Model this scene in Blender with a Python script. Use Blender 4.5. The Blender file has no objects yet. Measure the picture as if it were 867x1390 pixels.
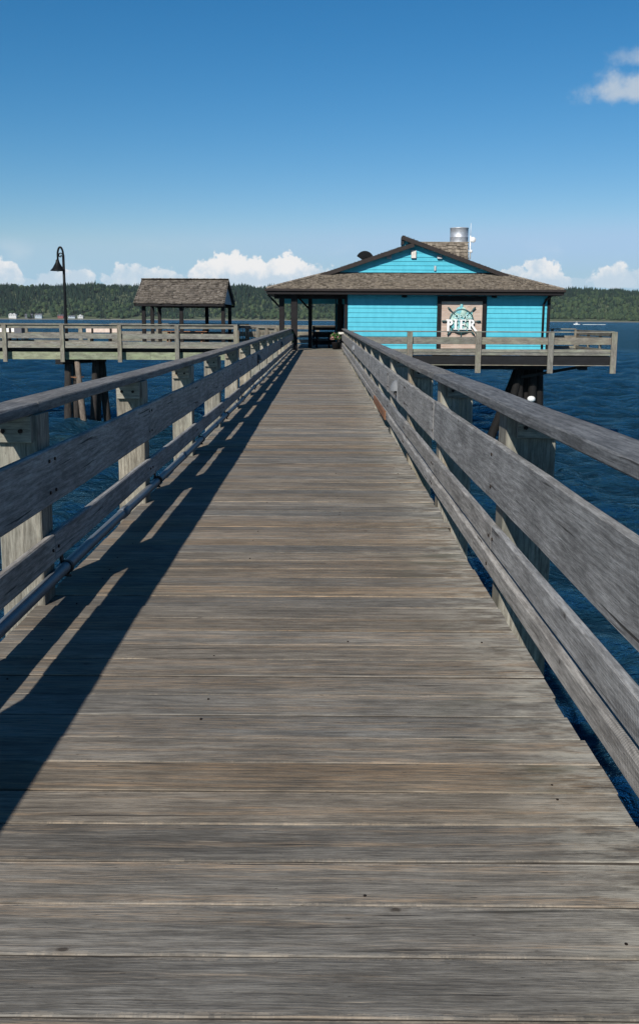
import bpy, math, random
import numpy as np
from mathutils import Vector, Matrix
random.seed(7); rng = np.random.default_rng(7)
R = math.radians; U = random.uniform
sc = bpy.context.scene; COL = sc.collection
V = Vector

# ------------------------------------------------------------------ camera
F = 1264.0; EYE = V((0, 0, 1.5))
cd = bpy.data.cameras.new('camera'); cam = bpy.data.objects.new('camera', cd); COL.objects.link(cam)
sc.camera = cam
CM = Matrix.Rotation(R(0.145), 4, 'Z') @ Matrix.Rotation(R(90 - 9.77), 4, 'X') @ Matrix.Rotation(R(0.28), 4, 'Z')
cam.matrix_world = Matrix.Translation(EYE) @ CM
cd.sensor_width = 36; cd.sensor_fit = 'AUTO'; cd.lens = 36 * F / 1390; cd.shift_y = -45 / 1390
cd.clip_start = 0.05; cd.clip_end = 20000

def ray(px, py):
    return (CM.to_3x3() @ V(((px - 433.5) / F, -(py - 650) / F, -1))).normalized()
def at(px, py, Y):
    r = ray(px, py); return EYE + r * (Y / r.y)
def X_(px, py, Y): return at(px, py, Y).x
def Z_(px, py, Y): return at(px, py, Y).z

# ------------------------------------------------------------------ node helpers
class NT:
    def __init__(s, tree): s.t = tree; s.n = tree.nodes; s.l = tree.links
    def new(s, typ, **kw):
        n = s.n.new(typ)
        for k, v in kw.items(): setattr(n, k, v)
        return n
    def put(s, n, i, v):
        if hasattr(v, 'is_output') or isinstance(v, bpy.types.NodeSocket): s.l.new(v, n.inputs[i])
        elif v is not None: n.inputs[i].default_value = v
    def math(s, op, a, b=None, c=None, clamp=False):
        n = s.new('ShaderNodeMath', operation=op, use_clamp=clamp)
        s.put(n, 0, a); s.put(n, 1, b); s.put(n, 2, c); return n.outputs[0]
    def mix(s, f, a, b, blend='MIX'):
        n = s.new('ShaderNodeMix', data_type='RGBA', blend_type=blend)
        s.put(n, 0, f); s.put(n, 6, a if not isinstance(a, tuple) else (*a, 1)[:4]); s.put(n, 7, b if not isinstance(b, tuple) else (*b, 1)[:4])
        return n.outputs[2]
    def vscale(s, v, sc_):
        n = s.new('ShaderNodeMapping'); s.put(n, 0, v); n.inputs[3].default_value = sc_; return n.outputs[0]
    def noise(s, v, scale, det=4, rough=.55, dist=0):
        n = s.new('ShaderNodeTexNoise'); s.put(n, 'Vector', v)
        n.inputs['Scale'].default_value = scale; n.inputs['Detail'].default_value = det
        n.inputs['Roughness'].default_value = rough; n.inputs['Distortion'].default_value = dist
        return n.outputs['Fac']
    def rng(s, v, a, b, c=0., d=1., smooth=True):
        n = s.new('ShaderNodeMapRange', interpolation_type='SMOOTHSTEP' if smooth else 'LINEAR')
        s.put(n, 0, v)
        for i, x in enumerate((a, b, c, d)): n.inputs[i + 1].default_value = x
        return n.outputs[0]
    def attr(s, name):
        return s.new('ShaderNodeAttribute', attribute_name=name)

AK = .86
def newmat(name):
    m = bpy.data.materials.new(name); m.use_nodes = True
    t = NT(m.node_tree); b = t.n['Principled BSDF']; return m, t, b

def plain(name, col, rough=.6, metal=0., var=.12, scale=6, bump=0.):
    m, t, b = newmat(name)
    if max(col) < .04: b.inputs['Specular IOR Level'].default_value = .12
    co = t.new('ShaderNodeTexCoord').outputs['Object']
    n = t.noise(co, scale, 5)
    k = t.rng(n, .3, .7, (1 - var) * AK, (1 + var) * AK)
    c = t.mix(1.0, (*col, 1), (1, 1, 1, 1), 'MULTIPLY')
    n2 = t.n.new('ShaderNodeVectorMath'); n2.operation = 'SCALE'
    t.l.new(c, n2.inputs[0]); t.l.new(k, n2.inputs['Scale'])
    t.l.new(n2.outputs[0], b.inputs['Base Color'])
    b.inputs['Roughness'].default_value = rough; b.inputs['Metallic'].default_value = metal
    if bump:
        bp = t.new('ShaderNodeBump'); bp.inputs['Strength'].default_value = bump; bp.inputs['Distance'].default_value = .02
        t.l.new(t.noise(co, scale * 4, 6), bp.inputs['Height']); t.l.new(bp.outputs[0], b.inputs['Normal'])
    return m

def wood(name, dark, light, tan=None, tanamt=.3, edge=0., knots=.5, saw=0., crack=.6, bump=.5, rough=.85, pvar=.18, green=None, blotch=.25, edgecol=(.42, .34, .25), endwear=0., hue=.04, hair=.5):
    """weathered timber: UVMap is in metres (u along the grain), E is 0..1 across each face, pr is a random per piece"""
    m, t, b = newmat(name)
    uv = t.new('ShaderNodeUVMap', uv_map='UVMap').outputs[0]
    ev = t.new('ShaderNodeUVMap', uv_map='E').outputs[0]
    sx = t.new('ShaderNodeSeparateXYZ'); t.l.new(ev, sx.inputs[0]); evx, evy = sx.outputs[0], sx.outputs[1]
    pr = t.attr('pr').outputs['Fac']
    # warp the grain a little
    wn = t.new('ShaderNodeTexNoise'); t.l.new(t.vscale(uv, (1.6, 5, 1)), wn.inputs['Vector']); wn.inputs['Scale'].default_value = 1; wn.inputs['Detail'].default_value = 3
    wv = t.new('ShaderNodeVectorMath', operation='SCALE'); t.l.new(wn.outputs['Color'], wv.inputs[0]); wv.inputs['Scale'].default_value = .03
    add = t.new('ShaderNodeVectorMath', operation='ADD'); t.l.new(uv, add.inputs[0]); t.l.new(wv.outputs[0], add.inputs[1]); uvw = add.outputs[0]
    fine = t.noise(t.vscale(uvw, (7, 150, 1)), 1, 4, .7)
    mid = t.noise(t.vscale(uvw, (1.8, 30, 1)), 1, 6, .68)
    big = t.noise(t.vscale(uv, (1.8, 4.5, 1)), 1, 6, .65)
    spk = t.noise(t.vscale(uv, (26, 210, 1)), 1, 3, .7)
    rn = t.noise(t.vscale(uv, (.55, 3.2, 1)), 1, 3, .5, .6)
    sp2 = t.new('ShaderNodeSeparateXYZ'); t.l.new(uvw, sp2.inputs[0])
    ring_ = t.math('SINE', t.math('ADD', t.math('MULTIPLY', sp2.outputs[1], 150.), t.math('MULTIPLY', rn, 38.)))
    ring_ = t.math('MULTIPLY_ADD', ring_, .5, .5)
    fleck = t.noise(t.vscale(uvw, (13, 75, 1)), 1, 5, .72)
    stain = t.noise(t.vscale(uvw, (3.0, 9, 1)), 1, 7, .72, .5)
    g = t.math('ADD', t.math('MULTIPLY', fine, .28), t.math('MULTIPLY', mid, .20))
    g = t.math('ADD', g, t.math('MULTIPLY', fleck, .26)); g = t.math('ADD', g, t.math('MULTIPLY', stain, .20)); g = t.math('ADD', g, t.math('MULTIPLY', ring_, .04))
    g = t.rng(g, .395, .605)
    c = t.mix(g, (*dark, 1), (*light, 1))
    if tan:
        tm = t.noise(t.vscale(uvw, (.7, 22, 1)), 1, 4, .6)
        th = t.math('MULTIPLY_ADD', t.math('FRACT', t.math('MULTIPLY', pr, 7.31)), -.16 * 1, .70 - tanamt * .18)
        msk = t.math('MULTIPLY', t.math('SUBTRACT', tm, th), 9, clamp=True)
        fm = t.rng(fine, .4, .62)
        msk = t.math('MULTIPLY', msk, fm)
        c = t.mix(t.math('MULTIPLY', msk, .75), c, (*tan, 1))
    if green:
        gm = t.rng(t.noise(t.vscale(uv, (.9, 3, 1)), 1, 4), .45, .65)
        c = t.mix(t.math('MULTIPLY', gm, .6), c, (*green, 1))
    if edge:
        d = t.math('MINIMUM', evy, t.math('SUBTRACT', 1., evy))
        ew = t.noise(t.vscale(uv, (9, 0.01, 1)), 1, 6, .78)
        prr = t.math('FRACT', t.math('MULTIPLY', pr, 13.7))
        lim = t.math('MULTIPLY', t.math('MULTIPLY', t.math('SUBTRACT', ew, .42), .45), prr)
        em = t.math('MULTIPLY', t.math('SUBTRACT', lim, d), 60, clamp=True)
        c = t.mix(t.math('MULTIPLY', em, edge), c, (*edgecol, 1))
    hv = t.math('FRACT', t.math('MULTIPLY', pr, 3.77))
    c = t.mix(1.0, c, t.mix(hv, (1.0 - hue, 1.0, 1.0 + hue * 1.2, 1), (1.0 + hue, 1.0, 1.0 - hue * 1.4, 1)), 'MULTIPLY')
    # per-piece tone and slow blotches
    k = t.math('MULTIPLY', t.rng(pr, 0, 1, (1 - pvar) * AK, (1 + pvar) * AK, False), t.rng(big, .3, .7, 1 - blotch, 1 + blotch))
    vm = t.new('ShaderNodeVectorMath', operation='SCALE'); t.l.new(c, vm.inputs[0]); t.l.new(k, vm.inputs['Scale']); c = vm.outputs[0]
    if crack:
        cr = t.noise(t.vscale(uvw, (1.3, 46, 1)), 1, 3, .5)
        cm = t.math('MULTIPLY', t.math('SUBTRACT', .345, cr), 22, clamp=True)
        c = t.mix(t.math('MULTIPLY', cm, crack), c, (.02, .018, .016, 1))
    hl = t.noise(t.vscale(uvw, (2.6, 240, 1)), 1, 4, .75)
    hm = t.math('MULTIPLY', t.math('SUBTRACT', .43, hl), 14, clamp=True)
    hm = t.math('MULTIPLY', hm, t.rng(t.noise(t.vscale(uv, (1.5, 14, 1)), 1, 4, .6), .40, .58))
    c = t.mix(t.math('MULTIPLY', hm, hair), c, (dark[0] * .35, dark[1] * .33, dark[2] * .3, 1))
    pit = t.math('MULTIPLY', t.math('SUBTRACT', t.noise(t.vscale(uvw, (24, 95, 1)), 1, 2, .5), .70), 14, clamp=True)
    c = t.mix(t.math('MULTIPLY', pit, .7), c, (.02, .017, .014, 1))
    spl = t.math('MULTIPLY', t.math('SUBTRACT', t.noise(t.vscale(uvw, (5, 120, 1)), 1, 3, .6), .66), 12, clamp=True)
    c = t.mix(t.math('MULTIPLY', spl, .45), c, (min(1, light[0] * 1.6), min(1, light[1] * 1.5), min(1, light[2] * 1.35), 1))
    if endwear:
        wm = t.math('MULTIPLY', t.rng(evx, .80, 1.0), t.rng(t.noise(t.vscale(uv, (5, 16, 1)), 1, 6, .7), .42, .62))
        c = t.mix(t.math('MULTIPLY', wm, endwear), c, (.42, .40, .34, 1))
        wm = t.math('MULTIPLY', t.rng(evx, .72, .92), t.rng(t.noise(t.vscale(uv, (1.2, 3, 1)), 1, 5, .6), .52, .66))
        c = t.mix(t.math('MULTIPLY', wm, endwear), c, (.085, .085, .06, 1))
    if knots:
        vo = t.new('ShaderNodeTexVoronoi'); vo.inputs['Scale'].default_value = 1
        t.l.new(t.vscale(uvw, (3.0, 5.6, 1)), vo.inputs['Vector'])
        kn = t.math('MULTIPLY', t.math('SUBTRACT', t.math('MULTIPLY', t.noise(uv, 38, 3), .10), vo.outputs['Distance']), 50, clamp=True)
        c = t.mix(t.math('MULTIPLY', kn, knots), c, (.018, .014, .012, 1))
        ring = t.rng(t.math('ADD', vo.outputs['Distance'], t.math('MULTIPLY', t.math('SUBTRACT', fleck, .5), .12)), .02, .15, .5, 0)
        c = t.mix(t.math('MULTIPLY', ring, knots), c, (dark[0] * .6, dark[1] * .55, dark[2] * .5, 1))
    h = t.math('ADD', t.math('ADD', t.math('MULTIPLY', fine, .6), t.math('MULTIPLY', ring_, .06)), mid)
    if saw:
        sw = t.new('ShaderNodeTexWave', bands_direction='X'); t.l.new(t.vscale(uv, (1, .18, 1)), sw.inputs['Vector'])
        sw.inputs['Scale'].default_value = 22; sw.inputs['Distortion'].default_value = 1.6; sw.inputs['Detail'].default_value = 3; sw.inputs['Detail Scale'].default_value = .6
        sm = t.math('MULTIPLY', sw.outputs['Fac'], t.rng(t.noise(uv, 1.3, 3), .42, .6))
        h = t.math('ADD', h, t.math('MULTIPLY', sm, saw))
        kk = t.rng(sm, 0, 1, 1.0, 1 - saw * .35, False)
        vm2 = t.new('ShaderNodeVectorMath', operation='SCALE'); t.l.new(c, vm2.inputs[0]); t.l.new(kk, vm2.inputs['Scale']); c = vm2.outputs[0]
    t.l.new(c, b.inputs['Base Color']); b.inputs['Roughness'].default_value = rough
    b.inputs['Specular IOR Level'].default_value = .3
    bp = t.new('ShaderNodeBump'); bp.inputs['Strength'].default_value = bump; bp.inputs['Distance'].default_value = .006
    t.l.new(h, bp.inputs['Height']); t.l.new(bp.outputs[0], b.inputs['Normal'])
    return m

def piecemat(name, c0, c1, rough=.85, bump=.3, streak=None, noise_scale=8):
    """colour varies per piece (pr) with noise"""
    m, t, b = newmat(name)
    pr = t.attr('pr').outputs['Fac']; co = t.new('ShaderNodeTexCoord').outputs['Object']
    n = t.noise(co if not streak else t.vscale(co, streak), noise_scale, 5)
    f = t.math('ADD', t.math('MULTIPLY', pr, .6), t.math('MULTIPLY', t.rng(n, .3, .7), .4))
    t.l.new(t.mix(f, (*[q * AK for q in c0], 1), (*[q * AK for q in c1], 1)), b.inputs['Base Color']); b.inputs['Roughness'].default_value = rough
    b.inputs['Specular IOR Level'].default_value = .25
    if bump:
        bp = t.new('ShaderNodeBump'); bp.inputs['Strength'].default_value = bump; bp.inputs['Distance'].default_value = .02
        t.l.new(n, bp.inputs['Height']); t.l.new(bp.outputs[0], b.inputs['Normal'])
    return m

M = {}
M['deck'] = wood('deck_wood', (.118, .103, .084), (.262, .233, .192), tan=(.33, .235, .15), tanamt=.8, edge=.3, knots=.85, crack=.8, bump=.8, pvar=.2, blotch=.24, endwear=.6, hue=.07, hair=.65)
M['board'] = wood('rail_board_wood', (.165, .157, .147), (.43, .413, .385), tan=(.33, .27, .21), tanamt=.05, knots=.7, saw=.2, crack=.9, bump=.6, pvar=.12, blotch=.25)
M['cap'] = wood('handrail_wood', (.08, .078, .076), (.235, .23, .222), tan=(.42, .36, .3), tanamt=.15, knots=.5, saw=.28, crack=.9, bump=.6, pvar=.1, blotch=.22)
M['post'] = wood('post_wood', (.13, .115, .09), (.37, .34, .275), tan=(.36, .26, .15), tanamt=.3, knots=.4, crack=.6, bump=.4, pvar=.12, green=(.21, .205, .16), blotch=.3)
M['farwood'] = wood('platform_rail_wood', (.095, .088, .074), (.27, .25, .21), tan=(.30, .20, .11), tanamt=.3, knots=.4, crack=.7, bump=.4, green=(.22, .225, .16), pvar=.15)
M['fascia'] = wood('fascia_wood', (.16, .17, .105), (.34, .35, .24), knots=.2, crack=.8, bump=.3, green=(.27, .31, .17))
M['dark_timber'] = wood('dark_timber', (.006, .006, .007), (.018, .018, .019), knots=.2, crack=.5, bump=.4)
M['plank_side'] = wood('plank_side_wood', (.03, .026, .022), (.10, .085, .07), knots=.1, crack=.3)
M['rusty'] = wood('rusty_board', (.14, .06, .03), (.26, .13, .07), knots=.4, crack=.5, bump=.5)
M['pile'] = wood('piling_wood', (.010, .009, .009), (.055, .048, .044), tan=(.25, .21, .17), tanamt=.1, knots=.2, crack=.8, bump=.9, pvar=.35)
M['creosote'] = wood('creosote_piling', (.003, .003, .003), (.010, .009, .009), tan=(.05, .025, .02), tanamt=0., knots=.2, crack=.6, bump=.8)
M['pile_pale'] = wood('piling_pale_wood', (.06, .048, .04), (.30, .25, .21), knots=.2, crack=.8, bump=.9)
M['teal'] = piecemat('teal_paint', (.055, .37, .48), (.095, .50, .62), .7, .05, (1, 1, .35), 5)
M['brown'] = plain('brown_trim', (.014, .0125, .013), .6)
M['browntrim'] = plain('brown_fascia', (.032, .026, .024), .6)
M['roof'] = piecemat('cedar_shingle', (.065, .053, .041), (.33, .28, .22), .9, .5)
M['shake'] = piecemat('grey_shake', (.05, .042, .034), (.26, .225, .185), .9, .6)
M['shelterwall'] = wood('shelter_board', (.30, .32, .34), (.46, .48, .50), knots=.1, crack=.4)
M['metal_black'] = plain('black_metal', (.012, .013, .014), .4, .3)
M['steel'] = plain('stainless_steel', (.5, .52, .55), .55, .6, .15)
M['pipe'] = plain('painted_pipe', (.17, .19, .21), .5, .4, .1, 14)
M['pipedark'] = plain('pipe_clamp_metal', (.04, .038, .036), .6, .5)
M['bolt'] = plain('rusty_bolt', (.03, .022, .018), .6, .4)
M['white'] = plain('white_paint', (.78, .78, .76), .5)
M['offwhite'] = plain('offwhite_panel', (.62, .58, .52), .6)
M['grey'] = plain('grey_plastic', (.42, .44, .45), .5)
M['shaded'] = plain('shade_dark_fixture', (.06, .055, .05), .45, .4)  # darker copy of the fixture metal, left railing's shade put into its colour
M['galv'] = plain('galvanised_fixture', (.20, .21, .22), .75, .1)
M['brick'] = None

# ------------------------------------------------------------------ mesh collector
class MB:
    def __init__(s): s.v = []; s.f = []; s.uv = []; s.e = []; s.pr = []; s.mi = []; s.sm = []
    def face(s, pts, uv=None, e=None, pr=.5, mi=0, smooth=False):
        i = len(s.v); s.v += [tuple(p) for p in pts]; n = len(pts); s.f.append(tuple(range(i, i + n)))
        s.uv += uv if uv else [(0, 0)] * n; s.e += e if e else [(.5, .5)] * n
        s.pr.append(pr); s.mi.append(mi); s.sm.append(smooth)
    def beam(s, p0, p1, wdir, w, t, ch=.004, nseg=1, mi=0, warp=None, wob=0., pr=None, smi=None):
        p0, p1, wdir = V(p0), V(p1), V(wdir)
        a = (p1 - p0); L = a.length; a.normalize()
        wd = (wdir - a * wdir.dot(a)).normalized(); td = a.cross(wd)
        pr = random.random() if pr is None else pr
        hw, ht = w / 2, t / 2; ch = min(ch, hw * .5, ht * .5)
        sec = [(-hw + ch, -ht), (hw - ch, -ht), (hw, -ht + ch), (hw, ht - ch), (hw - ch, ht), (-hw + ch, ht), (-hw, ht - ch), (-hw, -ht + ch)]
        u0, v0 = U(0, 40), U(0, 40)
        per = [0]
        for k in range(8):
            q, r = sec[k], sec[(k + 1) % 8]; per.append(per[-1] + math.hypot(q[0] - r[0], q[1] - r[1]))
        base = len(s.v); ph = [U(0, 6.28) for _ in range(4)]
        for i in range(nseg + 1):
            f = i / nseg
            ow = wob * (math.sin(f * L * 2.1 + ph[0]) + .6 * math.sin(f * L * 5.3 + ph[1])) + (wob * U(-.5, .5) if wob else 0)
            ot = wob * .6 * (math.sin(f * L * 1.7 + ph[2]))
            for (x, y) in sec:
                p = p0 + a * (L * f) + wd * (x + ow) + td * (y + ot)
                if warp: p = warp(p)
                s.v.append(tuple(p))
        for i in range(nseg):
            for k in range(8):
                k2 = (k + 1) % 8; b0, b1 = base + i * 8, base + (i + 1) * 8
                s.f.append((b0 + k, b0 + k2, b1 + k2, b1 + k))
                ua, ub = u0 + L * i / nseg, u0 + L * (i + 1) / nseg; va, vb = v0 + per[k], v0 + per[k + 1]
                s.uv += [(ua, va), (ua, vb), (ub, vb), (ub, va)]
                fa, fb = i / nseg, (i + 1) / nseg
                s.e += [(fa, 0), (fa, 1), (fb, 1), (fb, 0)] if k % 2 == 0 else [(fa, .035), (fa, .035), (fb, .035), (fb, .035)]
                s.pr.append(pr); s.mi.append(smi if (smi is not None and k in (2, 6)) else mi); s.sm.append(False)
        for b0, rev in ((base, 1), (base + nseg * 8, 0)):
            idx = [b0 + k for k in range(8)]
            ss = list(sec)
            if rev: idx.reverse(); ss.reverse()
            s.f.append(tuple(idx)); s.uv += [(u0 + q[0], v0 + q[1]) for q in ss]; s.e += [(.5, .5)] * 8
            s.pr.append(pr); s.mi.append(mi); s.sm.append(False)
    def box(s, lo, hi, mi=0, ch=0.003, pr=None):
        lo, hi = V(lo), V(hi); d = hi - lo; c = (lo + hi) / 2
        ax = max(range(3), key=lambda i: d[i])
        e = [V((1, 0, 0)), V((0, 1, 0)), V((0, 0, 1))]; o = [i for i in range(3) if i != ax]
        a = e[ax] * d[ax] / 2; w, t = o
        # td = a x wd must match sizes
        s.beam(c - a, c + a, e[w], d[w], d[t], ch, 1, mi, None, 0, pr)
    def tube(s, pts, rad, n=12, mi=0, cap=True, smooth=True, rough=0., pr=None):
        pts = [V(p) for p in pts]; rad = rad if isinstance(rad, (list, tuple)) else [rad] * len(pts)
        base = len(s.v); pr = random.random() if pr is None else pr; u0 = U(0, 30); us = [u0]
        for i in range(1, len(pts)): us.append(us[-1] + (pts[i] - pts[i - 1]).length)
        prevx = None
        for i, p in enumerate(pts):
            d = (pts[min(i + 1, len(pts) - 1)] - pts[max(i - 1, 0)]).normalized()
            x = (V((0, 0, 1)) if abs(d.z) < .9 else V((0, 1, 0))) if prevx is None else prevx
            x = (x - d * x.dot(d)).normalized(); prevx = x; y = d.cross(x)
            for k in range(n):
                an = 2 * math.pi * k / n; r = rad[i] * (1 + (U(-rough, rough) if rough else 0))
                s.v.append(tuple(p + x * math.cos(an) * r + y * math.sin(an) * r))
        for i in range(len(pts) - 1):
            for k in range(n):
                k2 = (k + 1) % n; b0, b1 = base + i * n, base + (i + 1) * n
                s.f.append((b0 + k, b0 + k2, b1 + k2, b1 + k)); q = 2 * math.pi * rad[i] / n
                s.uv += [(us[i], q * k), (us[i], q * (k + 1)), (us[i + 1], q * (k + 1)), (us[i + 1], q * k)]
                s.e += [(.5, .5)] * 4; s.pr.append(pr); s.mi.append(mi); s.sm.append(smooth)
        if cap:
            for b0, rev in ((base, 1), (base + (len(pts) - 1) * n, 0)):
                idx = [b0 + k for k in range(n)]
                if rev: idx.reverse()
                s.f.append(tuple(idx)); s.uv += [(0, 0)] * n; s.e += [(.5, .5)] * n; s.pr.append(pr); s.mi.append(mi); s.sm.append(False)
    def lathe(s, c, prof, n=20, mi=0, smooth=True, rot=None, a0=0, a1=2 * math.pi):
        c = V(c); base = len(s.v); full = abs(a1 - a0) > 6.28; m = n if full else n + 1
        for r, z in prof:
            for k in range(m):
                an = a0 + (a1 - a0) * k / n; p = V((r * math.cos(an), r * math.sin(an), z))
                if rot: p = rot @ p
                s.v.append(tuple(c + p))
        for i in range(len(prof) - 1):
            for k in range(n):
                k2 = (k + 1) % m; b0, b1 = base + i * m, base + (i + 1) * m
                s.f.append((b0 + k, b0 + k2, b1 + k2, b1 + k)); s.uv += [(0, 0)] * 4; s.e += [(.5, .5)] * 4
                s.pr.append(.5); s.mi.append(mi); s.sm.append(smooth)
    def lap(s, A, B, C, D, expo, proud, wid=None, jit=0., mi=0, base=True, extra=0.):
        """courses of shingles or siding on the quad A B (bottom) C D (top)"""
        A, B, C, D = V(A), V(B), V(C), V(D)
        n = ((B - A).cross(D - A) if (D - A).length > 1e-6 else (B - A).cross(C - A)).normalized()
        H = ((D + C) / 2 - (A + B) / 2); up = n.cross((B - A).normalized())
        L = H.dot(up); nc = max(1, round(L / expo))
        if base: s.face([A, B, C, D] if (C - D).length > 1e-4 else [A, B, C], pr=.4, mi=mi)
        xd = (B - A).normalized()
        for k in range(nc):
            f0, f1 = k / nc, (k + 1) / nc
            a, b = A.lerp(D, f0), B.lerp(C, f0); d, c = A.lerp(D, f1), B.lerp(C, f1)
            Lb = (b - a).length; x = 0.
            pieces = []
            if wid:
                while x < Lb - .02:
                    w = U(*wid); x2 = min(Lb, x + w); pieces.append((x / Lb, x2 / Lb)); x = x2
            else: pieces = [(0, 1)]
            for (q0, q1) in pieces:
                j = U(-jit, jit) * expo; g = .004 / max(Lb, .1) if wid else 0
                pr = random.random(); pd = proud * (U(.6, 1.3) if wid else 1)
                p0 = a.lerp(b, q0 + g) - up * j; p1 = a.lerp(b, q1 - g) - up * j
                p3 = d.lerp(c, q0 + g); p2 = d.lerp(c, q1 - g)
                if (p2 - p3).length < .001: p2 = p3 + xd * .001
                e0, e1 = n * pd, n * .004
                s.face([p0 + e0, p1 + e0, p2 + e1, p3 + e1], pr=pr, mi=mi)
                s.face([p0, p1, p1 + e0, p0 + e0], pr=pr * .8, mi=mi)
    def build(s, name, mats, parent=None, **props):
        me = bpy.data.meshes.new(name); me.from_pydata(s.v, [], s.f); me.update()
        me.uv_layers.new(name='UVMap').data.foreach_set('uv', np.array(s.uv, np.float32).ravel())
        me.uv_layers.new(name='E').data.foreach_set('uv', np.array(s.e, np.float32).ravel())
        me.attributes.new('pr', 'FLOAT', 'FACE').data.foreach_set('value', np.array(s.pr, np.float32))
        me.polygons.foreach_set('material_index', np.array(s.mi, np.int32)); me.polygons.foreach_set('use_smooth', np.array(s.sm, bool))
        for m in (mats if isinstance(mats, (list, tuple)) else [mats]): me.materials.append(m)
        o = bpy.data.objects.new(name, me); COL.objects.link(o)
        if parent:
            # parts are modelled in world space; an Empty at the base of the thing carries them
            o.parent = parent; o.matrix_parent_inverse = parent.matrix_basis.inverted()
        for k, v in props.items(): o[k] = v
        return o

def thing(name, loc, label, cat, group=None):
    o = bpy.data.objects.new(name, None); COL.objects.link(o); o.location = loc; o.empty_display_size = .2
    o['label'] = label; o['category'] = cat
    if group: o['group'] = group
    return o
def tag(o, label, cat, group=None):
    o['label'] = label; o['category'] = cat
    if group: o['group'] = group
    return o

# ------------------------------------------------------------------ dimensions of the pier
WATER = -4.4
def zoff(y):
    if y >= 16: return 0.
    if y >= 8: return .0065 * (16 - y) ** 2 / 16
    return .0065 * (12 - y)
def warp(p): return V((p.x, p.y, p.z + zoff(p.y)))
S = 1.0147
DL, DR = -1.42 * S, .89 * S
Y0, Y1 = -4.0, 45.0
PITCH = .1905

# ------------------------------------------------------------------ water
WAVE = .0105
def make_water():
    m, t, b = newmat('sea_water')
    co = t.new('ShaderNodeTexCoord').outputs['Object']
    rip = t.noise(t.vscale(co, (.8, 1.5, 1)), 3.2, 5, .65, .4)
    mid = t.noise(t.vscale(co, (.8, 1.3, 1)), .55, 4, .55, .3)
    big = t.noise(t.vscale(co, (.5, 1.0, 1)), .06, 4, .6, .2)
    h = t.math('ADD', t.math('MULTIPLY', rip, .75), t.math('MULTIPLY', mid, 1.2))
    h = t.math('ADD', h, t.math('MULTIPLY', big, .6))
    bp = t.new('ShaderNodeBump'); bp.inputs['Strength'].default_value = 1; bp.inputs['Distance'].default_value = 1.0
    t.l.new(h, bp.inputs['Height'])
    df = t.new('ShaderNodeBsdfDiffuse'); df.inputs['Color'].default_value = (.009, .040, .070, 1)
    gl = t.new('ShaderNodeBsdfAnisotropic'); gl.inputs['Color'].default_value = (.50, .84, 1, 1); gl.inputs['Roughness'].default_value = .1
    fr = t.new('ShaderNodeFresnel'); fr.inputs['IOR'].default_value = 1.33
    for n_ in (df, gl, fr): t.l.new(bp.outputs[0], n_.inputs['Normal'])
    mx = t.new('ShaderNodeMixShader'); t.l.new(t.math('MULTIPLY', fr.outputs[0], 1.35, clamp=True), mx.inputs[0]); t.l.new(df.outputs[0], mx.inputs[1]); t.l.new(gl.outputs[0], mx.inputs[2])
    t.l.new(mx.outputs[0], t.n['Material Output'].inputs['Surface'])
    # geometry: rows thicken away from the pier; near rows carry real waves
    ys = [-60.]
    while ys[-1] < 260:
        q = ys[-1]; ys.append(q + (.5 if q < -6 else .16 if q < 40 else .24 if q < 80 else .4 if q < 130 else .8))
    while ys[-1] < 3450: ys.append(ys[-1] * 1.12)
    ys = np.array([-3400, -1500, -600, -250, -120] + ys)
    xs = np.concatenate([[-3400, -1500, -600, -250, -140, -100, -80], np.arange(-66, 66, .27), [80, 100, 140, 250, 600, 1500, 3400]])
    Xg, Yg = np.meshgrid(xs, ys)
    Z = np.zeros_like(Xg); r2 = np.random.default_rng(3)
    wx = Xg + 1.2 * np.sin(Yg * .21 + .5) + .5 * np.sin(Xg * .53 + Yg * .41); wy = Yg + 1.0 * np.sin(Xg * .17) + .45 * np.sin(Yg * .61 - Xg * .37 + 1)
    for i in range(64):
        lam = 10 ** r2.uniform(math.log10(.75), math.log10(6)); th = r2.normal(math.pi / 2 + .2, .5)
        k = 2 * math.pi / lam; amp = WAVE * lam ** .8
        ph = k * (wx * math.cos(th) + wy * math.sin(th)) + r2.uniform(0, 6.28)
        # finest waves only where the rows are close enough to carry them
        res = np.where(Yg < 40, .3, np.where(Yg < 80, .5, np.where(Yg < 130, .9, 1.8)))
        Z += amp * np.sin(ph) * np.clip((lam - res * 1.6) / res, 0, 1)
    Z = np.where(Z > 0, Z * 1.25, Z * .85)
    fade = np.clip((66 - np.abs(Xg)) / 10, 0, 1) * np.clip((260 - Yg) / 120, 0, 1) * np.clip((Yg + 60) / 10, 0, 1)
    Z = WATER + Z * fade
    nv, nu = Xg.shape
    vs = np.stack([Xg, Yg, Z], -1).reshape(-1, 3)
    idx = np.arange(nv * nu).reshape(nv, nu)
    q = np.stack([idx[:-1, :-1], idx[:-1, 1:], idx[1:, 1:], idx[1:, :-1]], -1).reshape(-1, 4)
    me = np_mesh('water', vs, q, m); me['kind'] = 'structure'
def np_mesh(name, vs, fs, mat, attr=None, smooth=True):
    me = bpy.data.meshes.new(name); vs = np.asarray(vs, np.float32); fs = np.asarray(fs, np.int32)
    nf, k = fs.shape
    me.vertices.add(len(vs)); me.vertices.foreach_set('co', vs.ravel())
    me.loops.add(nf * k); me.loops.foreach_set('vertex_index', fs.ravel())
    me.polygons.add(nf); me.polygons.foreach_set('loop_start', np.arange(0, nf * k, k, dtype=np.int32))
    me.polygons.foreach_set('loop_total', np.full(nf, k, np.int32))
    me.polygons.foreach_set('use_smooth', np.full(nf, smooth))
    if attr is not None: me.attributes.new('pr', 'FLOAT', 'FACE').data.foreach_set('value', np.asarray(attr, np.float32))
    me.update(); me.validate()
    for m in (mat if isinstance(mat, list) else [mat]): me.materials.append(m)
    o = bpy.data.objects.new(name, me); COL.objects.link(o); return o
make_water()

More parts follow.
